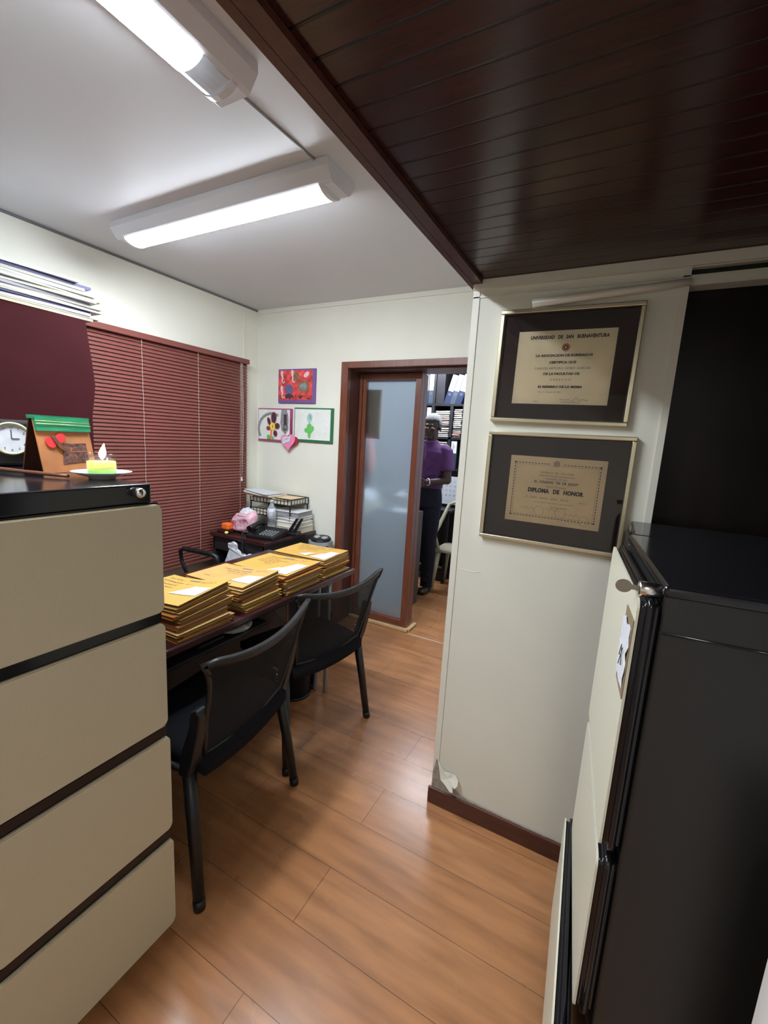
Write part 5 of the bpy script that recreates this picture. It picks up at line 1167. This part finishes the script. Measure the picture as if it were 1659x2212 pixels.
obj('divider', bm, M_shelf, sf)
box_ = nb(); box(box_, *fb(-2.75, -1.2, 0, 2.4, 4.80, 4.815)); obj('back_board', box_, M_shelf, sf)
bm = nb(); box(bm, *fb(-2.72, -1.2, 2.28, 2.30)); obj('top_board', bm, M_shelf, sf)
o = obj('black_box_file', bbox(-0.048, 0.048, -0.14, 0.14, 0, 0.33, 0.003), M_shelf); o.location = (-1.745, 4.60, 1.8805); tag(o, 'plain black box file on the top shelf beside the leaning binders', 'box file')
def binder(x, z, w, h, lean, m, label, group, labh=0.55, depth=0.27):
    t = thing('ring_binder', label, 'binder', (x, 4.46, z), 0, group); t.rotation_euler = (0, lean, 0)
    bm = nb(); box(bm, 0, w, 0, depth, 0, h); bevel(bm, 0.002, 1); obj('binder_case', bm, m, t)
    obj('spine_label', bbox(0.004, w - 0.004, -0.0012, -0.0002, h * (1 - labh), h - 0.005, 0), M_white, t, label='white spine label')
    bm = nb(); cx = w / 2; cz = h * (1 - labh) - 0.035; o_ = ell(cx, cz, 0.013, 0.013, 16); prism(bm, o_, 0.001, Matrix.Translation((0, -0.0012, 0)), 0); prism(bm, ell(cx, cz, 0.0085, 0.0085, 16), 0.001, Matrix.Translation((0, -0.0018, 0)), 1)
    obj('finger_ring', bm, [M_chrome, M_ink], t)
    bm = nb()
    for k in range(3): box(bm, w * (0.3 + 0.15 * k), w * (0.3 + 0.15 * k) + 0.005, -0.0018, -0.0012, h * (1 - labh) + 0.02 + 0.02 * k, h * 0.93 - 0.02 * k)
    obj('spine_writing', bm, M_inkl, t)
    return t
binder(-1.935, 1.8805, 0.052, 0.30, 0, M_binder, 'blue ring binder, leftmost seen on the top shelf', 'binders on the top archive shelf')
binder(-1.880, 1.8805, 0.062, 0.31, 0, M_binderg, 'slate ring binder with a white spine label, standing left of the black box file', 'binders on the top archive shelf')
binder(-1.700, 1.8830, 0.064, 0.315, 0.27, M_binder, 'navy ring binder leaning right, next to the black box file', 'binders on the top archive shelf')
binder(-1.634, 1.8830, 0.060, 0.315, 0.27, M_binderg, 'slate ring binder leaning between two navy ones', 'binders on the top archive shelf')
binder(-1.572, 1.8830, 0.064, 0.315, 0.27, M_binder, 'navy ring binder leaning right, rightmost on the top shelf', 'binders on the top archive shelf')
binder(-1.945, 1.5325, 0.055, 0.31, 0, M_binder, 'navy ring binder on the second shelf, half hidden by the door frame', 'binders on the second archive shelf')
binder(-1.886, 1.5325, 0.056, 0.31, 0, M_binder, 'navy ring binder on the second shelf beside the left file stack', 'binders on the second archive shelf')
binder(-1.578, 1.2005, 0.068, 0.30, 0, M_binderg, 'slate binder with a white label right of the person', 'binders on the third archive shelf', 0.45)
def files(x0, x1, z0, z1, n, name, group):
    z = z0 + 0.0005; th = (z1 - z0) / n
    for k in range(n):
        wx = (x1 - x0) - random.uniform(0.0, 0.012); bm = nb()
        ph_ = random.uniform(0, 6); am = 0.0022
        zb = lambda u, v, p=ph_: 0.0003 + am * 0.4 * math.sin(4 * u + p)**2
        zt = lambda u, v, p=ph_: th * 0.62 + am * math.sin(3 * u + p)
        sheet_slab(bm, wx, 0.25, zb, zt, 8, 2)
        o = obj('case_file', bm, M_filer if random.random() < .15 else M_file); o.location = (x0 + random.uniform(0, 0.008), 4.458 + random.uniform(0, .015), z); o.rotation_euler = (0, 0, random.uniform(-.03, .03))
        tag(o, 'cream case file %s in the %s' % ('lowest' if k == 0 else ['', 'second', 'third', 'fourth', 'fifth', 'sixth', 'seventh', 'eighth', 'ninth', 'tenth', 'eleventh', 'twelfth', 'thirteenth', 'fourteenth', 'fifteenth'][k] + ' from below', name), 'case file', group)
        z += th
files(-1.79, -1.622, 1.534, 1.815, 14, 'second shelf stack above the person', 'case files on the second shelf left')
files(-1.578, -1.486, 1.534, 1.835, 15, 'narrow right stack on the second shelf', 'case files on the second shelf right')
files(-1.79, -1.622, 1.202, 1.49, 13, 'third shelf stack behind the person', 'case files on the third shelf')
# calendar sheets hanging under the shelf on the table front
cl = thing('wall_calendar', 'white calendar sheet with large day numbers hanging behind the person', 'calendar', (-1.545, 4.42, 0.82))
bm = nb(); box(bm, -0.10, 0.09, -0.002, 0, 0.0, 0.30); obj('calendar_sheet', bm, M_white, cl)
it = []
for r_ in range(4):
    for c_ in range(4): it.append((str(3 + 7 * r_ + c_ * 2 - 2 if r_ else 1 + c_), -0.075 + c_ * 0.045, 0.09 + 0.05 * (3 - r_), 0.022))
bm = text_bm(it); bm.transform(Matrix.Translation((0, -0.0026, 0))); obj('day_numbers', bm, M_ink, cl)
# glass/steel table behind person
tb = thing('archive_table', 'dark work table under the shelf in the archive room', 'table', (-1.75, 4.30, 0))
obj('table_top', bbox(-0.45, 0.32, -0.12, 0.13, 0.76, 0.785, 0.003), M_shelf, tb)
for sx in (-0.42, 0.29):
    for sy in (-0.1, 0.1): obj('leg', bbox(sx - 0.015, sx + 0.015, sy - 0.015, sy + 0.015, 0, 0.76, 0), M_shelf, tb)
obj('cross_bar', bbox(-0.42, 0.30, -0.112, -0.10, 0.16, 0.18, 0), M_steel, tb)
o = obj('storage_bin', bbox(-0.09, 0.09, -0.08, 0.08, 0, 0.14, 0.01, 2), M_shelf); o.location = (-1.56, 4.33, 0.0); tag(o, 'dark storage bin on the floor behind the ivory chair', 'bin')
# brown post at the right of the doorway view
struct('trim_12', bbox(-1.375, -1.33, 4.35, 4.42, 0, 1.84, 0), M_woodD)
# ivory plastic chair
mc = thing('plastic_chair', 'ivory moulded plastic armchair in the archive room, right of the person', 'chair', (-1.28, 4.12, 0), math.radians(0))
bm = nb(); ch_pts = lambda: None
tube(bm, [(-0.14, -0.22, 0.44), (-0.20, -0.20, 0.58), (-0.19, -0.12, 0.66), (-0.15, 0.02, 0.86), (-0.06, 0.06, 0.90), (0.06, 0.06, 0.90), (0.15, 0.02, 0.86), (0.19, -0.12, 0.66), (0.20, -0.20, 0.58), (0.14, -0.22, 0.44)], [0.016, 0.018, 0.02, 0.018, 0.016, 0.016, 0.018, 0.02, 0.018, 0.016], 8)
for x in (-0.05, 0.0, 0.05): tube(bm, [(x, 0.06, 0.89), (x * 0.9, 0.02, 0.44)], 0.014, 6)
obj('back_and_arms', bm, M_monobloc, mc, smooth=True)
obj('seat', bbox(-0.19, 0.19, -0.22, 0.12, 0.41, 0.445, 0.012, 3), M_monobloc, mc)
for sx in (-1, 1):
    for sy, y in ((-1, -0.2), (1, 0.12)):
        bm = nb(); tube(bm, [(sx * 0.155, y * 0.9, 0.42), (sx * 0.19, y * 1.1, 0.0)], [0.030, 0.018], 8); obj('leg', bm, M_monobloc, mc)
# grey cabinet beside the person with papers on it
gc = thing('low_cabinet', 'grey metal cabinet left of the person with a red emblem on its side', 'cabinet', (-1.66, 3.45, 0))
obj('cabinet_body', bbox(-0.20, 0.195, -0.14, 0.10, 0, 0.86, 0.004), M_greymetal, gc)
bm = nb(); lathe(bm, [(0.022, 0), (0.022, 0.0015)], 16, (0.1955, -0.05, 0.76), axis='X'); box(bm, 0.1955, 0.197, -0.07, -0.03, 0.69, 0.70); obj('emblem', bm, M_red, gc)
o = obj('document', bbox(-0.10, 0.06, -0.07, 0.07, 0, 0.002, 0), M_white); o.location = (-1.60, 3.42, 0.8605); tag(o, 'white paper lying on the grey cabinet beside the person', 'paper')
# things just behind the frosted pane
t = thing('poster', 'tan poster seen blurred through the frosted glass, upper left', 'poster', (-1.70, 2.985, 1.50)); obj('poster_sheet', bbox(-0.045, 0.075, -0.0015, 0.0015, 0.0, 0.355, 0), M_poster, t); obj('poster_edge', bbox(0.062, 0.075, -0.003, -0.0016, 0.0, 0.355, 0), M_blond, t)
rb = thing('red_bag', 'orange-red hanging bag seen blurred through the frosted glass', 'bag', (-1.79, 3.04, 1.18))
bm = nb(); ellipsoid(bm, (0.04, 0, 0.12), (0.055, 0.03, 0.12)); ellipsoid(bm, (0.035, 0, 0.25), (0.035, 0.02, 0.09)); obj('bag_cloth', bm, M_redhang, rb, smooth=True)
bm = nb(); tube(bm, [(0.035, 0, 0.33), (0.03, 0, 0.50), (0.0, 0, 0.60)], 0.004, 6); obj('strap', bm, M_redhang, rb)
struct('wall_archive_partition', bbox(-2.6, -2.55, 3.2, 4.4, 0, 1.1, 0), M_greymetal)
o = obj('archive_desk', bbox(-0.35, 0.35, -0.2, 0.2, 0.72, 0.75, 0.004), M_book3); bm = nb(); bm.from_mesh(o.data)
for sx in (-0.32, 0.3): box(bm, sx, sx + 0.02, -0.18, 0.18, 0, 0.72)
bm.to_mesh(o.data); bm.free(); o.location = (-2.15, 3.95, 0); tag(o, 'pale table behind the frosted glass in the archive room', 'table')
blob_bag('plastic_bag', M_whitebag, (-2.25, 3.9, 0.751), 0.12, 0.1, 0.2, 'white bundle on the pale table behind the frosted glass', seed=12)

# ================================================================ PERSON
pe = thing('person', 'grey-haired person in a purple polo shirt and navy trousers standing in the doorway', 'person', (-1.60, 3.88, 0))
def J(*p): return Vector(p)
hx, hy, hz = 0.045, -0.045, 1.612       # head centre (local)
tilt = math.radians(14)
# --- body: one continuous surface (head, neck, trunk, arms, hands, legs)
bm = nb()
ellipsoid(bm, (hx, hy + 0.012, hz + 0.028), (0.076, 0.092, 0.088), (tilt, 0, 0), 20)      # skull
ellipsoid(bm, (hx, hy - 0.030, hz - 0.045), (0.058, 0.060, 0.072), (tilt, 0, 0), 16)      # face / jaw
ellipsoid(bm, (hx, hy - 0.066, hz - 0.100), (0.026, 0.022, 0.018))                        # chin
ellipsoid(bm, (hx, hy - 0.098, hz - 0.030), (0.014, 0.020, 0.024), (0.5, 0, 0), 12)       # nose
ellipsoid(bm, (hx, hy - 0.106, hz - 0.044), (0.019, 0.010, 0.010), n=12)
ellipsoid(bm, (hx, hy - 0.082, hz + 0.012), (0.050, 0.014, 0.011), n=12)                  # brow
ellipsoid(bm, (hx, hy - 0.090, hz - 0.069), (0.026, 0.009, 0.009), n=12)                  # lips
for s in (-1, 1):
    ellipsoid(bm, (hx + s * 0.079, hy + 0.010, hz - 0.018), (0.010, 0.018, 0.031), (0, 0, s * 0.3), 12)
    ellipsoid(bm, (hx + s * 0.040, hy - 0.066, hz - 0.030), (0.020, 0.016, 0.016), n=12)  # cheeks
capsule(bm, J(hx * .6, 0.0, 1.43), 0.058, J(hx, hy + 0.02, hz - 0.05), 0.054)
loft(bm, [(0, 0, 0.92, 0.150, 0.105), (0, 0, 1.02, 0.145, 0.105), (0.0, 0, 1.15, 0.145, 0.10), (0.01, 0, 1.28, 0.165, 0.105), (0.01, 0.0, 1.38, 0.165, 0.095), (0.02, 0.0, 1.44, 0.10, 0.07)])
arms = {}
for s, sh_, el_, wr_ in ((1, J(0.185, 0.0, 1.405), J(0.228, -0.03, 1.125), J(0.085, -0.195, 1.105)), (-1, J(-0.165, 0.0, 1.405), J(-0.225, -0.02, 1.14), J(-0.10, -0.20, 1.06))):
    capsule(bm, sh_, 0.050, el_, 0.040); capsule(bm, el_, 0.039, wr_, 0.026)
    arms[s] = (sh_, el_, wr_)
    d = (wr_ - el_).normalized(); up = Vector((0, 0, 1)); side = d.cross(up).normalized(); pc_ = wr_ + d * 0.05 + Vector((0, 0, -0.006))
    M_ = Matrix.Translation(pc_)
    q = d.to_track_quat('X', 'Z').to_euler()
    ellipsoid(bm, pc_, (0.050, 0.018, 0.040), q, 14)
    for k in range(4):
        o0 = Vector((0, 0, 0.027 - 0.018 * k)); b0 = pc_ + d * 0.035 + o0; ln_ = (0.036, 0.041, 0.038, 0.030)[k]
        p1 = b0 + d * ln_ + Vector((0, -0.002, -0.004)); inw = Vector((0, 0.5, -0.75))
        p2 = p1 + (d * 0.6 + inw * 0.5).normalized() * ln_ * 0.65; p3 = p2 + (d * 0.1 + inw).normalized() * ln_ * 0.5
        capsule(bm, b0, 0.0095, p1, 0.009, 10); capsule(bm, p1, 0.009, p2, 0.0083, 10); capsule(bm, p2, 0.0083, p3, 0.0075, 10)
    tb0 = wr_ + d * 0.022 + Vector((0, -0.008, 0.022)); tb1 = tb0 + d * 0.032 + Vector((0, -0.012, 0.022)); tb2 = tb1 + d * 0.030 + Vector((0, -0.002, 0.002))
    capsule(bm, tb0, 0.0125, tb1, 0.0105, 10); capsule(bm, tb1, 0.0105, tb2, 0.0088, 10)
for s, x in ((1, 0.085), (-1, -0.080)):
    capsule(bm, J(x, 0, 0.90), 0.078, J(x + s * 0.002, -0.012, 0.49), 0.050); capsule(bm, J(x + s * 0.002, -0.012, 0.49), 0.047, J(x - s * 0.004, 0.012, 0.09), 0.032)
body = remeshed('body', bm, M_skin, pe, 0.0062, 4)
# --- shirt
bm = nb()
loft(bm, [(0, 0, 1.045, 0.168, 0.125), (0, 0, 1.10, 0.170, 0.124), (0.0, 0, 1.20, 0.172, 0.120), (0.008, 0, 1.30, 0.184, 0.122), (0.012, 0, 1.38, 0.186, 0.112), (0.015, 0, 1.425, 0.150, 0.092), (0.022, -0.002, 1.462, 0.082, 0.072), (0.024, -0.004, 1.474, 0.070, 0.064)])
for s in (1, -1):
    sh_, el_, wr_ = arms[s]; e2 = sh_.lerp(el_, 0.70)
    ellipsoid(bm, sh_ + Vector((-s * 0.012, 0, -0.006)), (0.066, 0.066, 0.056)); cone(bm, sh_, 0.062, e2, 0.070, 18)
for k, (x, z, rx, rz_, rot) in enumerate(((0.08, 1.25, 0.07, 0.010, 0.7), (0.05, 1.16, 0.09, 0.010, 0.3), (-0.04, 1.12, 0.09, 0.010, -0.2), (0.12, 1.33, 0.05, 0.008, 1.0), (0.02, 1.08, 0.10, 0.009, 0.1))):
    ellipsoid(bm, (x, -0.116, z), (rx, 0.012, rz_), (0, -rot, 0), 12)
shirt = remeshed('polo_shirt', bm, M_shirt, pe, 0.0065, 5)
bm = nb()
for s in (1, -1):
    prism(bm, [(0, 0), (s * 0.05, 0.052), (s * 0.072, 0.045), (s * 0.052, -0.025)], 0.006, Matrix.Translation((0.024, -0.088, 1.425)) @ Matrix.Rotation(-0.5, 4, 'X') @ Matrix.Rotation(s * 0.25, 4, 'Z'))
pts = [(0.024 + 0.066 * math.cos(a), -0.004 + 0.064 * math.sin(a), 1.478 + 0.004 * math.sin(a)) for a in [2 * PI * i / 20 for i in range(20)]]
tube(bm, pts, 0.011, 8, closed=True); obj('collar', bm, M_collar, pe, label='lighter purple collar')
bm = nb(); prism(bm, [(0.014, 1.31), (0.036, 1.31), (0.036, 1.42), (0.014, 1.42)], 0.004, Matrix.Translation((0, -0.123, 0)))
for z in (1.33, 1.37, 1.405): lathe(bm, [(0.005, 0), (0.005, -0.003)], 10, (0.025, -0.124, z), axis='Y')
obj('button_placket', bm, M_collar, pe)
# --- trousers
bm = nb()
loft(bm, [(0, 0, 0.86, 0.176, 0.122), (0, 0, 0.95, 0.172, 0.122), (0, 0, 1.02, 0.160, 0.116), (0, 0, 1.062, 0.157, 0.114)])
for s, x in ((1, 0.085), (-1, -0.080)):
    tube(bm, [(x, 0, 0.93), (x, -0.004, 0.72), (x + s * 0.002, -0.014, 0.49), (x - s * 0.002, 0.0, 0.28), (x - s * 0.004, 0.006, 0.07), (x - s * 0.004, 0.002, 0.045)], [0.092, 0.084, 0.068, 0.064, 0.060, 0.062], 18)
    for z in (0.12, 0.19, 0.45): ellipsoid(bm, (x, -0.045, z), (0.05, 0.02, 0.010), (0, 0.25 * s, 0), 10)
remeshed('trousers', bm, M_trous, pe, 0.0075, 5)
bm = nb(); pts = [(0.160 * math.cos(a), 0.118 * math.sin(a), 1.045) for a in [2 * PI * i / 28 for i in range(28)]]; tube(bm, pts, 0.012, 6, closed=True); obj('belt', bm, M_shoe, pe)
for s, x in ((1, 0.085), (-1, -0.080)):
    bm = nb(); ellipsoid(bm, (x, 0.03, 0.045), (0.040, 0.055, 0.050)); ellipsoid(bm, (x + s * 0.012, -0.085, 0.032), (0.045, 0.085, 0.034)); box(bm, x - 0.038, x + 0.040, -0.15, 0.075, 0.0015, 0.016)
    remeshed('shoe', bm, M_shoe, pe, 0.006, 3)
# --- hair: short grey cap leaving face, ears and nape free
bm = nb(); bmesh.ops.create_uvsphere(bm, u_segments=36, v_segments=24, radius=1)
dl_ = [v for v in bm.verts if v.co.y < -0.35 and v.co.z < 0.42 - 0.25 * max(0, abs(v.co.x) - 0.5) or v.co.z < -0.55 or (v.co.y < -0.05 and v.co.z < -0.15)]
bmesh.ops.delete(bm, geom=dl_, context='VERTS')
for v in bm.verts: v.co *= 1 + random.uniform(-0.012, 0.012)
bm.transform(Matrix.Translation((hx, hy + 0.014, hz + 0.030)) @ Matrix.Rotation(tilt, 4, 'X') @ Matrix.Diagonal((0.0835, 0.099, 0.096, 1)))
ho = obj('hair', bm, M_hair, pe, smooth=True, label='short grey-white hair'); sm_ = ho.modifiers.new('s', 'SOLIDIFY'); sm_.thickness = 0.009; sm_.offset = -1
for s in (-1, 1):
    bm = nb(); ellipsoid(bm, (hx + s * 0.030, hy - 0.080, hz - 0.012), (0.012, 0.007, 0.006), n=12); obj('eye', bm, M_eyew, pe, smooth=True)
# --- watch
sh_, el_, wr_ = arms[1]; d = (wr_ - el_).normalized(); c_ = wr_ - d * 0.02
sd = d.cross(Vector((0, 0, 1))).normalized(); u2 = sd.cross(d)
bm = nb(); tube(bm, [c_ + (sd * math.cos(a) + u2 * math.sin(a)) * 0.0315 for a in [2 * PI * i / 20 for i in range(20)]], 0.0065, 8, closed=True)
wt = obj('watch', bm, M_chrome, pe, label='steel wristwatch')
# paper held in the hands
o = obj('held_paper', bbox(-0.085, 0.045, -0.07, 0.07, 0.0, 0.0012, 0), M_white); o.location = (-1.66, 3.60, 0.985); o.rotation_euler = (0.18, 0.05, 0.1)
tag(o, 'small white sheet of paper held in the person hands at the waist', 'paper')

for o in list(bpy.data.objects):
    if o.users_collection == () : pass
